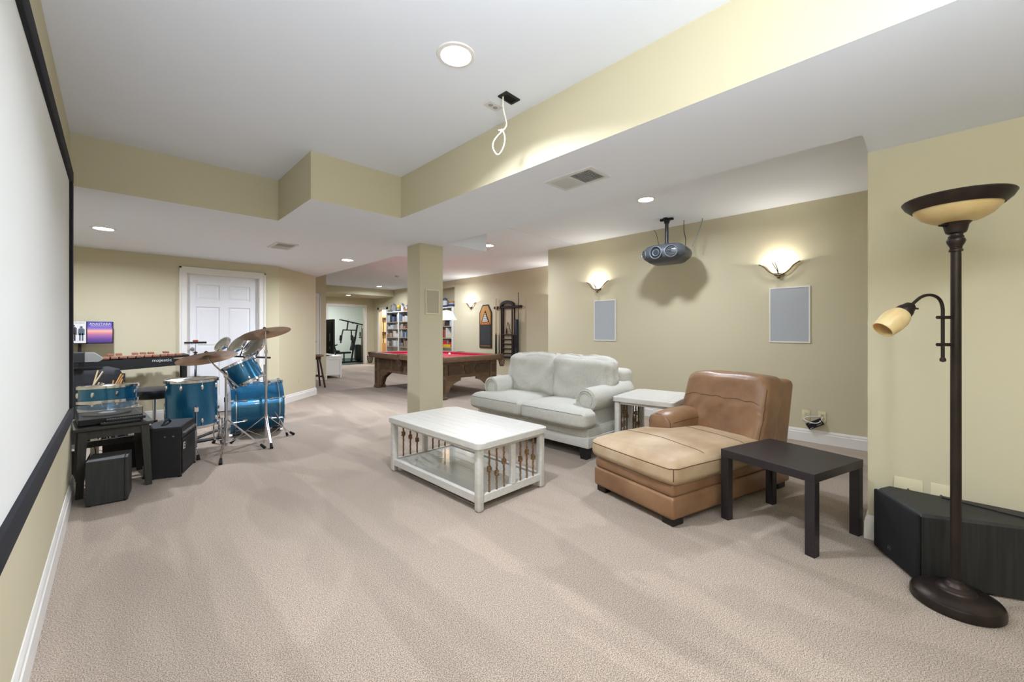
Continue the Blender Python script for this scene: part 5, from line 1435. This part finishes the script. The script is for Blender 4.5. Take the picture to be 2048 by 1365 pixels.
for s in (-1, 1):
    # long side
    ap = MB().box(s * (hw - 0.15) - 0.02, s * (hw - 0.15) + 0.02, -hl + 0.27, hl - 0.27, az0, az1).build('apron', M_OAK, t)
    for (a, b) in ((-0.98, -0.55), (-0.47, -0.06), (0.06, 0.47), (0.55, 0.98)):
        MB().rbox(min(s * (hw - 0.13), s * (hw - 0.118)), max(s * (hw - 0.13), s * (hw - 0.118)), a, b, az0 + 0.06, az1 - 0.04, 0.005, 1).build('raised_panel', M_OAKD, ap)
    # short side with three carved panels
    ap = MB().box(-hw + 0.27, hw - 0.27, s * (hl - 0.15) - 0.02, s * (hl - 0.15) + 0.02, az0, az1).build('apron', M_OAK, t)
    y0, y1 = min(s * (hl - 0.13), s * (hl - 0.116)), max(s * (hl - 0.13), s * (hl - 0.116))
    zc = (az0 + az1) / 2
    for poly in ([(-0.47, zc - 0.085), (-0.2, zc - 0.085), (-0.13, zc - 0.02), (-0.17, zc + 0.06), (-0.2, zc + 0.085), (-0.47, zc + 0.085)],
                 [(-0.07, zc - 0.085), (0.07, zc - 0.085), (0.11, zc + 0.02), (0.1, zc + 0.085), (0.04, zc + 0.07), (0, zc + 0.085), (-0.04, zc + 0.07), (-0.1, zc + 0.085), (-0.11, zc + 0.02)],
                 [(0.47, zc - 0.085), (0.2, zc - 0.085), (0.13, zc - 0.02), (0.17, zc + 0.06), (0.2, zc + 0.085), (0.47, zc + 0.085)]):
        mb = MB(); mb.M = Matrix.Translation((0, y1, 0)) @ Matrix.Rotation(R(90), 4, 'X')
        mb.prism(poly, 0, y1 - y0); mb.build('carved_panel', M_OAKD, ap, 20)
    # brackets under the short side
    for s2 in (-1, 1):
        pr = [(s2 * (hw - 0.27), az0), (s2 * (hw - 0.6), az0), (s2 * (hw - 0.6), az0 - 0.05), (s2 * (hw - 0.56), az0 - 0.055), (s2 * (hw - 0.46), az0 - 0.09), (s2 * (hw - 0.36), az0 - 0.17), (s2 * (hw - 0.33), az0 - 0.26), (s2 * (hw - 0.27), az0 - 0.26)]
        mb = MB(); mb.M = Matrix.Translation((0, s * (hl - 0.15) + 0.02, 0)) @ Matrix.Rotation(R(90), 4, 'X')
        mb.prism(pr, 0, 0.04); mb.build('bracket', M_OAK, t, 40)
        pr = [(s2 * (hl - 0.27), az0), (s2 * (hl - 0.62), az0), (s2 * (hl - 0.6), az0 - 0.04), (s2 * (hl - 0.48), az0 - 0.08), (s2 * (hl - 0.37), az0 - 0.18), (s2 * (hl - 0.34), az0 - 0.3), (s2 * (hl - 0.27), az0 - 0.3)]
        mb = MB(); mb.M = Matrix.Translation((s * (hw - 0.15) + 0.02, 0, 0)) @ Matrix.Rotation(R(-90), 4, 'Y') @ Matrix.Rotation(R(0), 4, 'Z')
        mb.prism([(z_, y_) for y_, z_ in pr], 0, 0.04); mb.build('bracket', M_OAK, t, 40)
for sx in (-1, 1):
    for sy in (-1, 1):
        x, y = sx * (hw - 0.19), sy * (hl - 0.19)
        lg = MB().rbox(x - 0.085, x + 0.085, y - 0.085, y + 0.085, 0.05, az1, 0.012, 1).rbox(x - 0.1, x + 0.1, y - 0.1, y + 0.1, 0.0, 0.06, 0.018, 2).build('leg', M_OAK, t)
        for ax_ in (0, 1):
            for z0, z1 in ((0.10, 0.36), (0.42, 0.58)):
                if ax_ == 0: MB().rbox(x - 0.05, x + 0.05, y + sy * 0.085 - 0.006, y + sy * 0.085 + 0.006, z0, z1, 0.004, 1).build('leg_panel', M_OAKD, lg)
                else: MB().rbox(x + sx * 0.085 - 0.006, x + sx * 0.085 + 0.006, y - 0.05, y + 0.05, z0, z1, 0.004, 1).build('leg_panel', M_OAKD, lg)
for x, y, ox, oy in ((-hw, -hl, -1, -1), (hw, -hl, 1, -1), (-hw, hl, -1, 1), (hw, hl, 1, 1), (-hw, 0, -1, 0), (hw, 0, 1, 0)):
    ix, iy = x - ox * 0.075, y - oy * 0.075
    pk = MB().at(ix, iy, PT).lathe([(0.062, -0.05), (0.085, -0.05), (0.092, -0.02), (0.09, 0.004), (0.075, 0.008), (0.062, 0.002), (0.06, -0.05)], 20).build('pocket', M_LEATHP, t)
    net = MB()
    cxn, cyn = ix + ox * 0.035, iy + oy * 0.035
    for i in range(8):
        for sg_ in (-1, 1):
            pts = []
            for k_ in range(7):
                a = R(45 * i + sg_ * 22 * k_); r_ = 0.062 - 0.022 * (k_ / 6) ** 2
                pts.append((cxn + r_ * math.cos(a), cyn + r_ * math.sin(a), PT - 0.08 - 0.135 * k_ / 6))
            net.tube(pts, 0.005, 5)
    net.at(cxn, cyn, PT - 0.225).lathe([(0.04, 0.008), (0.045, 0), (0.04, -0.008), (0.034, 0)], 12)
    net.build('pocket_net', M_LEATHP, pk)
p = pz(899, 709, PT - 0.02)
bb = MB().lathe([(0.0286 * math.sin(math.pi * i / 12), -0.0286 * math.cos(math.pi * i / 12)) for i in range(13)], 20).build('cue_ball', mat('ivory_ball', 'ece6dc', 0.15))
bb.location = (p.x, p.y, PT - 0.045 + 0.0287); tag(bb, 'white cue ball on the red pool table cloth', 'ball')

# billiard lamp: a bar on a chain with a glass shade at each end
t = thing('billiard_lamp', 'hanging billiard lamp with white glass shades over the pool table', 'lamp', (4.75, 7.20, 1.435))
M_PGLASS = mat('lit_pendant_glass', 'fff4e0', 0.4, emit='ffeccb', es=1.0)
for s_ in (-1, 1):
    y = s_ * 0.49
    sh_ = MB().at(0, y, 0).lathe([(0.205, 0.0), (0.17, 0.05), (0.15, 0.1), (0.12, 0.15), (0.07, 0.18), (0.03, 0.19), (0.03, 0.186), (0.068, 0.176), (0.116, 0.146), (0.145, 0.098), (0.165, 0.05), (0.2, 0.0)], 36).build('glass_shade', M_PGLASS, t)
    MB().cyl((0, y, 0.185), (0, y, 0.225), 0.03, 0.014, 14).build('cap', M_SBRONZE, sh_)
    point_light('pendant_bulb', (0, y, 0.08), 5, 0.04, (1, 0.93, 0.82), t)
MB().cyl((0, -0.5, 0.225), (0, 0.5, 0.225), 0.01, None, 8).build('bar', M_SBRONZE, t)
MB().cyl((0, 0.05, 0.23), (0, 0.05, ZH - 1.435), 0.006, None, 8).build('chain', M_SBRONZE, t)

# ================================================================== billiards sign, cue rack, cues
M_BARN = mat('sign_wood', '3a2b22', 0.5)
ys, z0, z1 = 7.81, 0.78, 1.88
t = thing('billiards_sign', 'tall wooden billiards sign with ball triangle and blackboard', 'sign', (XK, ys, 0))
hwid = 0.235
out = [(-hwid, z0), (hwid, z0), (hwid, z1 - 0.2), (hwid * 0.45, z1), (-hwid * 0.45, z1), (-hwid, z1 - 0.2)]
def yz(mb, x): mb.M = Matrix.Translation((x, 0, 0)) @ Matrix.Rotation(R(90), 4, 'Z') @ Matrix.Rotation(R(90), 4, 'X'); return mb
yz(MB(), -0.02).prism(out, 0, 0.018).build('frame', M_BARN, t, 20)
inn = [(-hwid + 0.035, z0 + 0.5 * 1.1 + 0.05), (hwid - 0.035, z0 + 0.6), (hwid - 0.035, z1 - 0.21), (hwid * 0.45 - 0.01, z1 - 0.035), (-hwid * 0.45 + 0.01, z1 - 0.035), (-hwid + 0.035, z1 - 0.21)]
yz(MB(), -0.024).prism(inn, 0, 0.005).build('picture_panel', mat('amber_panel', 'b98a4a', 0.5), t, 20)
tri = [(-0.15, 1.44), (0.15, 1.44), (0, 1.74)]
yz(MB(), -0.028).prism(tri, 0, 0.004).build('triangle', M_BLACK, t, 20)
src = None
for r_ in range(5):
    for k_ in range(5 - r_):
        if src is None:
            src = o = MB().cyl((0, 0, 0), (-0.006, 0, 0), 0.02, None, 12).build('ball', mat('printed_ball', 'd9d4cc', 0.4), t)
        else: o = share(src, 'ball', t)
        o.location = (-0.028, (k_ - (4 - r_) / 2) * 0.043, 1.465 + r_ * 0.044)
yz(MB(), -0.026).prism([(-0.18, 1.365), (0.18, 1.365), (0.18, 1.425), (-0.18, 1.425)], 0, 0.004).build('banner', mat('orange_banner', 'a5522c', 0.5), t)
text('lettering', 'BILLIARDS', t, mat('tan_print', 'd8b070', 0.5), 0.055, (-0.027, 0, 1.395), (R(90), 0, R(-90)), 0.0004, 1.1)
yz(MB(), -0.024).prism([(-hwid + 0.04, z0 + 0.09), (hwid - 0.04, z0 + 0.09), (hwid - 0.04, 1.35), (-hwid + 0.04, 1.35)], 0, 0.005).build('blackboard', mat('chalkboard', '34383a', 0.8), t)
yz(MB(), -0.026).prism([(-hwid + 0.04, z0 + 0.03), (hwid - 0.04, z0 + 0.03), (hwid - 0.04, z0 + 0.075), (-hwid + 0.04, z0 + 0.075)], 0, 0.008).build('chalk_ledge', M_OAK, t)

M_MAHO = mat('dark_mahogany', '2a1b1a', 0.4)
t = thing('cue_rack', 'dark mahogany wall cue rack with arched top and small shelves', 'cue rack', (XK, 0, 0))
yl, yr = 7.46, 6.52      # left and right as seen
MB().rbox(-0.06, 0, yr, yl, 1.75, 1.81, 0.01, 1).build('top_rail', M_MAHO, t)
MB().rbox(-0.10, 0, 6.55, 7.42, 0.56, 0.62, 0.01, 1).build('base_rail', M_MAHO, t)
ya, yb = 7.17, 6.80
arch = MB()
ymid = (ya + yb) / 2
prm = []
for i in range(13):
    a = R(180 * i / 12); prm.append((ymid + 0.235 * math.cos(a), 1.81 + 0.13 * math.sin(a)))
for i in range(12, -1, -1):
    a = R(180 * i / 12); prm.append((ymid + 0.17 * math.cos(a), 1.81 + 0.06 * math.sin(a)))
yz(arch, -0.07).prism(prm, 0, 0.06); arch.build('arch', M_MAHO, t, 30)
for y in (ya, yb): MB().rbox(-0.05, 0, y - 0.04, y + 0.04, 0.62, 1.75, 0.006, 1).build('post', M_MAHO, t)
for z in (0.68, 0.79, 0.90, 1.01, 1.12): MB().rbox(-0.06, 0, yb + 0.04, ya - 0.04, z - 0.012, z + 0.012, 0.004, 1).build('ball_shelf', M_MAHO, t)
o = MB().tube([(XK - 0.03, 7.06, 1.147), (XK - 0.03, 6.98, 1.42), (XK - 0.03, 6.86, 1.147), (XK - 0.03, 7.06, 1.147)], 0.011, 6).build('ball_triangle', mat('tan_rack_wood', '8a5f3a', 0.5))
tag(o, 'wooden ball triangle resting on the cue rack shelf', 'rack')
o = MB().rbox(XK - 0.05, XK - 0.02, 7.0, 7.02, 1.1335, 1.27, 0.003, 1).build('brush', M_MAHO); tag(o, 'small dark brush standing on the cue rack shelf', 'brush')
M_MAPLE = mat('maple_cue', 'cdb98f', 0.35)
for y, zt_, two, lb in ((7.36, 2.0, 1, 'leftmost pale cue with black butt on the rack'), (7.315, 2.0, 1, 'second pale cue from the left on the rack'), (7.23, 1.98, 1, 'pale cue leaning just left of the rack post'), (6.737, 1.72, 1, 'short pale cue right of the rack post'), (6.575, 2.08, 0, 'tall dark cue at the right end of the rack')):
    q = thing('pool_cue', lb, 'cue', (XK - 0.082, y, 0.6215), 0, 'cues in the wall rack')
    if two:
        MB().cyl((0, 0, 0.52), (0.0, 0, zt_ - 0.62), 0.009, 0.006, 8).build('shaft', M_MAPLE, q)
        MB().cyl((0, 0, 0.0), (0, 0, 0.5), 0.0145, 0.0105, 10).build('butt', M_BLACK, q)
        MB().cyl((0, 0, 0.5), (0, 0, 0.54), 0.011, None, 8).build('joint', mat('brass_joint', 'c0a060', 0.3, 0.8), q)
    else:
        MB().cyl((0, 0, 0.0), (0.0, 0, zt_ - 0.62), 0.013, 0.007, 8).build('shaft', M_MAHO, q)
        MB().cyl((0.0, -0.02, zt_ - 0.615), (0.0, 0.02, zt_ - 0.615), 0.006, None, 8).build('bridge_head', M_BLACK, q)
q = thing('cue_case', 'black cue case standing in the rack beside the tall dark cue', 'case', (XK - 0.066, 6.65, 0.6215))
MB().rbox(-0.03, 0.03, -0.055, 0.055, 0, 0.86, 0.02, 2).build('body', mat('dark_blue_grey_case', '2b2e36', 0.6), q)
MB().rbox(-0.036, -0.03, -0.03, 0.03, 0.2, 0.5, 0.002, 1).build('pocket', M_BLACK, q)

# ================================================================== bookcases
M_SHELFW = mat('white_bookcase_paint', 'dcdad4', 0.5)
XF = 6.68
units = [(12.98, 12.14), (12.14, 11.30), (11.30, 10.46), (10.46, 9.90), (9.90, 9.16)]
ulab = ['first', 'second', 'third', 'fourth', 'fifth']
shelv = [[0.08, 0.40, 0.70, 1.00, 1.29, 1.52], [0.08, 0.40, 0.70, 1.00, 1.29, 1.52], [0.08, 0.40, 0.70, 1.00, 1.29, 1.52], [0.08, 0.45, 0.757, 1.02, 1.356, 1.62], [0.08, 0.45, 0.757, 1.02, 1.356, 1.62]]
tops = [1.86, 1.86, 1.88, 1.89, 1.89]
rng = random.Random(3)
pal = [('blue', '4d6488'), ('white', 'd2d4d6'), ('grey', '83878a'), ('brown', '6b5040'), ('pale blue', 'a8b8c8'), ('dark', '2e3034'), ('tan', 'a8947a'), ('orange', 'a8704e'), ('pale grey', 'b4b8ba'), ('cream', 'cdc3ac')]
shn = ['bottom', 'second lowest', 'third lowest', 'fourth', 'fifth', 'top']
ordn = ['first', 'second', 'third', 'fourth', 'fifth', 'sixth', 'seventh', 'eighth', 'ninth', 'tenth', 'eleventh', 'twelfth', 'thirteenth', 'fourteenth', 'fifteenth']
BOOK = MB().rbox(0, 1, 0, 1, 0, 1, 0.03, 1)
bmesh_cache = {}


def item_mesh(cl):
    if cl not in bmesh_cache: bmesh_cache[cl] = MB().rbox(0, 1, 0, 1, 0, 1, 0.03, 1).mesh('book_' + cl, mat('cover_' + cl, cl, 0.6))
    return bmesh_cache[cl]


for ui, (ya_, yb_) in enumerate(units):
    u_ = thing('bookcase', f'{ulab[ui]} white bookcase from the far doorway, along the right wall', 'bookcase', (0, 0, 0), 0, 'bookcases along the far right wall')
    z9 = tops[ui]
    for y in (ya_ - 0.022, yb_ + 0.0): MB().box(XF, XB - 0.02, y, y + 0.022, 0, z9 - 0.03).build('side', M_SHELFW, u_)
    MB().box(XB - 0.02, XB - 0.006, yb_, ya_, 0, z9 - 0.03).build('back', M_SHELFW, u_)
    MB().box(XF - 0.02, XB - 0.006, yb_, ya_, z9 - 0.03, z9).build('top', M_SHELFW, u_)
    MB().box(XF - 0.008, XF, ya_ - 0.05, ya_, 0, z9 - 0.03).build('face_stile', M_SHELFW, u_)
    MB().box(XF - 0.008, XF, yb_, yb_ + 0.03, 0, z9 - 0.03).build('face_stile', M_SHELFW, u_)
    for z in shelv[ui]: MB().box(XF, XB - 0.02, yb_ + 0.022, ya_ - 0.022, z - 0.024, z).build('shelf', mat('tan_shelf_edge', 'b7a58c', 0.5), u_)
    if ui in (2, 3): continue
    for si, z in enumerate(shelv[ui]):
        if z < 0.6: continue
        zt_ = (shelv[ui] + [z9 - 0.03])[si + 1]
        room = zt_ - 0.03 - z
        y = ya_ - 0.055; k_ = 0
        while y > yb_ + 0.09 and k_ < 15:
            if ui == 4 and si == 2: wd = rng.choice([0.05, 0.12, 0.2])
            else: wd = rng.choice([0.035, 0.045, 0.06, 0.08, 0.11]) if rng.random() < 0.6 else rng.choice([0.14, 0.18])
            wd = min(wd, y - yb_ - 0.05)
            hh_ = (room - 0.004) * rng.uniform(0.55, 0.95) if wd < 0.12 else room * rng.uniform(0.35, 0.8)
            nm, cl = pal[rng.randrange(len(pal))]
            if ui == 4 and si == 3 and rng.random() < 0.6: nm, cl = 'red', '8f2f34'
            if ui == 4 and si == 2 and wd > 0.1 and k_ > 1: nm, cl = 'red', 'b8202c'
            kind = 'book' if wd < 0.12 else 'box'
            o = bpy.data.objects.new('book' if kind == 'book' else 'game_box', item_mesh(cl)); COL.objects.link(o)
            dp = rng.uniform(0.12, 0.18)
            o.location = (XF + 0.012, y - wd, z + 0.0015); o.scale = (dp, wd - 0.003, hh_)
            tag(o, f'{nm} {kind}, {ordn[k_]} from the left on the {shn[si]} shelf of the {ulab[ui]} bookcase', 'book' if kind == 'book' else 'box', 'books and boxes in the white bookcases')
            y -= wd + rng.choice([0, 0, 0.004, 0.012]); k_ += 1
o = bpy.data.objects.new('game_box', item_mesh('e0c020')); COL.objects.link(o)
o.location = (XF - 0.004, 9.25, 0.7585); o.scale = (0.012, 0.34, 0.075)
tag(o, 'flat bright yellow box lying at the front of the fifth bookcase', 'box')

# toys standing on top of the bookcases
def toy(x, y, z, spec, label):
    t = thing('toy_model', label, 'toy', (x, y, z), 0, 'toy models on top of the bookcases')
    for (nm, cl, kind, a) in spec:
        m_ = mat('toy_' + cl, cl, 0.4)
        mb = MB()
        if kind == 'box': mb.rbox(*a, 0.004, 1)
        elif kind == 'cone': mb.cyl((a[0], a[1], a[2]), (a[0], a[1], a[3]), a[4], a[5], 10)
        elif kind == 'ball': mb.at(a[0], a[1], a[2]).lathe([(a[3] * math.sin(math.pi * i / 8), -a[3] * math.cos(math.pi * i / 8)) for i in range(9)], 12)
        mb.build(nm, m_, t)
    return t


def castle(cl, roof, hgt, w_):
    return [('keep', cl, 'box', (-0.05, 0.05, -w_, w_, 0, hgt * 0.45)), ('tower', cl, 'cone', (-0.02, w_ * 0.7, 0, hgt * 0.7, 0.03, 0.026)), ('tower', cl, 'cone', (-0.02, -w_ * 0.7, 0, hgt * 0.6, 0.03, 0.026)),
            ('roof', roof, 'cone', (-0.02, w_ * 0.7, hgt * 0.7, hgt, 0.034, 0.002)), ('roof', roof, 'cone', (-0.02, -w_ * 0.7, hgt * 0.6, hgt * 0.88, 0.034, 0.002))]


t = thing('toy_model', 'grey toy rocket fan of leaning fins at the left end on the bookcase', 'toy', (XF + 0.1, 12.86, 1.87), 0, 'toy models on top of the bookcases')
for i, a in enumerate((-34, -22, -8, 10)):
    MB().at(0, 0.06 - 0.035 * i, 0, -a).cyl((0, 0, 0), (0, 0, 0.30 - 0.03 * i), 0.02, 0.004, 6).build('fin', mat('toy_grey', '6f7478', 0.5), t)
MB().rbox(-0.05, 0.05, -0.1, 0.1, 0, 0.05, 0.004, 1).build('base', mat('toy_grey', '6f7478', 0.5), t)
toy(XF + 0.1, 12.55, 1.861, castle('85898c', '5e6468', 0.32, 0.07), 'grey toy castle with pointed towers on the first bookcase')
toy(XF + 0.1, 12.28, 1.861, [('base', '4a4e52', 'box', (-0.06, 0.06, -0.09, 0.09, 0, 0.05)), ('body', '8b8a7c', 'cone', (0, 0, 0.05, 0.14, 0.07, 0.05)), ('dome', 'c9a838', 'ball', (0, 0, 0.16, 0.07))], 'toy model with a yellow dome between the toy castles')
toy(XF + 0.1, 12.0, 1.861, castle('c4c6c4', '50606a', 0.30, 0.07), 'white toy castle with dark roofs on the second bookcase')
toy(XF + 0.1, 11.75, 1.861, [('base', 'a0603a', 'box', (-0.06, 0.06, -0.1, 0.1, 0, 0.06)), ('house', 'd8d6cc', 'box', (-0.04, 0.04, -0.05, 0.05, 0.06, 0.16)), ('roof', 'b06a3c', 'cone', (0, 0, 0.16, 0.2, 0.06, 0.01))], 'white toy house on a brown base near the column')
toy(XF + 0.08, 9.62, 1.891, [('base', '2a3a5a', 'box', (-0.06, 0.06, -0.12, 0.12, 0, 0.05)), ('body', 'd5d7d8', 'cone', (0, 0, 0.05, 0.2, 0.07, 0.07)), ('dome', '4a5668', 'ball', (0, 0, 0.2, 0.072)), ('leg', 'c5c8ca', 'box', (-0.02, 0.02, 0.072, 0.095, 0.02, 0.17))], 'white toy cylinder with blue dome on the fifth bookcase')
toy(XF + 0.08, 9.30, 1.891, [('base', '3a4668', 'box', (-0.06, 0.06, -0.11, 0.11, 0, 0.07)), ('cabin', 'b7bcc4', 'box', (-0.04, 0.04, -0.08, 0.06, 0.07, 0.11)), ('roof', 'b07a4c', 'box', (-0.05, 0.05, -0.06, 0.06, 0.11, 0.16))], 'low blue toy vehicle with a brown top at the end of the fifth bookcase')

# ================================================================== stool, white cabinet, television
st_ = pz(640, 776)
t = thing('bar_stool', 'dark wooden bar stool half hidden behind the angled wall', 'stool', (st_.x - 0.06, st_.y + 0.1, 0))
M_STW = mat('dark_stool_wood', '40291f', 0.5)
MB().at(0, 0, 0.66).lathe([(0, 0), (0.155, 0), (0.165, 0.012), (0.165, 0.03), (0.15, 0.042), (0, 0.042)], 28).build('seat', mat('worn_seat_wood', '7a5d48', 0.5), t)
MB().at(0, 0, 0.6).lathe([(0, 0), (0.11, 0), (0.11, 0.055), (0, 0.055)], 20).build('seat_block', M_STW, t)
for a in (45, 135, 225, 315):
    c_, s_ = math.cos(R(a)), math.sin(R(a))
    MB().tube([(c_ * 0.09, s_ * 0.09, 0.62), (c_ * 0.21, s_ * 0.21, 0.0)], 0.02, 8).build('leg', M_STW, t)
for z, r_ in ((0.22, 0.167), (0.25, 0.16)):
    for a in (45, 225) if z > 0.23 else (135, 315):
        p0_ = (r_ * math.cos(R(a)), r_ * math.sin(R(a)), z); p1_ = (r_ * math.cos(R(a + 90)), r_ * math.sin(R(a + 90)), z)
        MB().cyl(p0_, p1_, 0.012, None, 8).build('rung', M_STW, t)
t = thing('white_cabinet', 'low white cabinet under the television at the hall corner', 'cabinet', (3.80, 10.62, 0))
MB().box(0, 0.42, 0, 1.5, 0.08, 0.54).build('carcass', M_TRIM, t)
MB().rbox(-0.01, 0.44, -0.02, 1.52, 0.54, 0.565, 0.004, 1).build('top', M_TRIM, t)
for a in ((0.0, 0.05, 0.08, 0.54), (0.37, 0.42, 0.08, 0.54), (0.05, 0.37, 0.08, 0.13), (0.05, 0.37, 0.48, 0.54)): MB().box(a[0], a[1], -0.012, 0, a[2], a[3]).build('frame_rail', M_TRIM, t)
for x in (0.02, 0.40):
    for y in (0.02, 1.48): MB().box(x - 0.02, x + 0.02, y - 0.02, y + 0.02, 0, 0.08).build('leg', M_TRIM, t)
t = thing('television', 'black television seen from behind on the white cabinet', 'television', (4.06, 10.72, 0.565))
MB().rbox(-0.03, 0.03, -0.0, 1.45, 0.05, 0.95, 0.008, 1).build('panel', M_BLACK, t)
MB().rbox(-0.05, -0.028, 0.03, 1.42, 0.09, 0.88, 0.006, 1).build('rear_cover', mat('dark_tv_back', '1d1d1e', 0.5), t)
MB().rbox(-0.08, 0.08, 0.3, 1.15, 0, 0.012, 0.004, 1).cyl((0, 0.72, 0), (0, 0.72, 0.08), 0.03, None, 10).build('stand', M_BLACK, t)
for z, l_ in ((0.20, 0.05), (0.44, 0.2)): MB().box(-0.053, -0.05, 0.12, 0.15, z - l_ * 0.3, z + l_ * 0.7).build('label_strip', mat('pale_print', 'b8b8b8', 0.6), t)

# ================================================================== home gym in the exercise room
GX, GY = 6.53, 15.6
M_GYM = mat('gym_black_steel', '24272a', 0.4, 0.3)
M_PAD = mat('gym_pad_vinyl', '1a1b1d', 0.6)
t = thing('home_gym', 'black multi station home gym seen through the far opening', 'exercise machine', (GX, GY, 0.0), 0); t.scale = (0.87, 0.9, 0.72)
MB().rbox(-1.0, 0.8, -0.12, 0.0, 0.0, 0.07, 0.01, 1).build('base_rail', M_GYM, t)
MB().rbox(0.55, 0.65, -0.5, 0.5, 0.0, 0.07, 0.01, 1).build('base_foot', M_GYM, t)
def bar(nm, p, q, r_=0.035, m_=None): return MB().tube([p, q], r_, 8).build(nm, m_ or M_GYM, t)
bar('main_upright', (0.02, -0.06, 0.05), (0.30, -0.06, 2.02), 0.04)
bar('top_beam', (-0.42, -0.06, 2.27), (0.75, -0.06, 1.97), 0.035)
MB().cyl((-0.46, -0.1, 2.28), (-0.46, -0.02, 2.28), 0.045, None, 14).build('top_pulley', M_STEEL, t)
MB().cyl((0.1, -0.1, 2.12), (0.1, -0.02, 2.12), 0.045, None, 14).build('top_pulley', M_GYM, t)
bar('press_hanger', (-0.12, -0.06, 2.18), (-0.17, -0.06, 1.75), 0.03)
bar('press_crossbar', (-0.36, -0.06, 1.74), (0.26, -0.06, 1.72), 0.03)
for x in (-0.34, 0.02):
    bar('press_arm', (x, -0.06, 1.74), (x - 0.10 * (x < -0.1), -0.1, 1.32), 0.028)
    bar('arm_pad', (x - 0.11 * (x < -0.1), -0.12, 1.45), (x - 0.14 * (x < -0.1), -0.14, 1.18), 0.06, M_PAD)
    bar('hand_grip', (x - 0.13 * (x < -0.1), -0.14, 1.2), (x - 0.15 * (x < -0.1), -0.18, 1.05), 0.03, M_RUBBER)
MB().at(0.1, -0.06, 0.98, 0, 10).rbox(-0.05, 0.04, -0.14, 0.14, -0.35, 0.4, 0.03, 2).build('back_pad', M_PAD, t)
MB().rbox(-0.62, 0.0, -0.14, 0.14, 0.48, 0.58, 0.03, 2).build('seat_pad', M_PAD, t)
bar('seat_post', (-0.3, -0.06, 0.05), (-0.3, -0.06, 0.5), 0.03)
bar('leg_lever', (-0.62, -0.06, 0.55), (-0.82, -0.06, 0.18), 0.03)
for z, x in ((0.62, -0.62), (0.25, -0.8)): MB().cyl((x, -0.28, z), (x, 0.16, z), 0.055, None, 14).build('leg_roller', M_PAD, t)
bar('arm_curl_post', (-0.62, -0.06, 0.55), (-0.72, -0.06, 0.9), 0.025)
MB().at(-0.72, -0.06, 0.92, 0, -25).rbox(-0.12, 0.12, -0.12, 0.12, -0.03, 0.03, 0.02, 2).build('curl_pad', M_PAD, t)
MB().rbox(0.22, 0.44, -0.2, 0.15, 0.07, 0.95, 0.08, 3).build('weight_shroud', M_PAD, t)
for i in range(10): MB().rbox(0.55, 0.75, -0.15, 0.1, 0.95 + i * 0.088, 1.03 + i * 0.088, 0.006, 1).build('weight_plate', mat('weight_plate_red', '4a2628', 0.5), t)
MB().rbox(0.53, 0.77, -0.17, 0.12, 0.07, 0.94, 0.01, 1).build('weight_guard', M_GYM, t)
for x in (0.48, 0.51): MB().cyl((x, -0.06, 0.07), (x, -0.06, 1.98), 0.011, None, 8).build('guide_rod', M_STEEL, t)
bar('cable_handle', (0.36, -0.2, 1.62), (0.36, -0.2, 1.38), 0.03, M_RUBBER)
MB().cyl((0.36, -0.2, 1.36), (0.36, -0.2, 1.3), 0.05, None, 12).build('cable_ball', M_RUBBER, t)
MB().tube([(0.36, -0.06, 2.05), (0.36, -0.2, 1.6)], 0.006, 6).build('cable', M_STEEL, t)

# ================================================================== things in the lit room beyond
t = thing('study_lamp', 'bright white globe lamp glowing in the lit doorway', 'lamp', (7.19, 14.22, 1.90))
MB().lathe([(0.0, -0.11), (0.08, -0.09), (0.11, -0.03), (0.11, 0.03), (0.08, 0.09), (0, 0.11)], 20).build('globe', mat('study_globe_glow', 'ffffff', 0.5, emit='fff0d8', es=3), t)
MB().cyl((0, 0, 0.1), (0, 0, ZH - 1.90), 0.008, None, 8).build('rod', M_SBRONZE, t)
t = thing('study_shelf', 'tan shelf unit with dark ledges in the lit room', 'shelf', (7.3, YF - 0.01, 0))
MB().box(-0.22, 0.3, -0.1, 0, 0, 0.75).build('cabinet', mat('warm_pine', 'b98a52', 0.5), t)
for z in (1.08, 1.63): MB().box(-0.22, 0.3, -0.08, 0, z, z + 0.09).build('ledge', mat('dark_ledge', '4a3626', 0.5), t)
MB().cyl((-0.02, -0.05, 0.75), (-0.02, -0.05, 1.6), 0.012, None, 8).build('upright', mat('dark_ledge', '4a3626', 0.5), t)
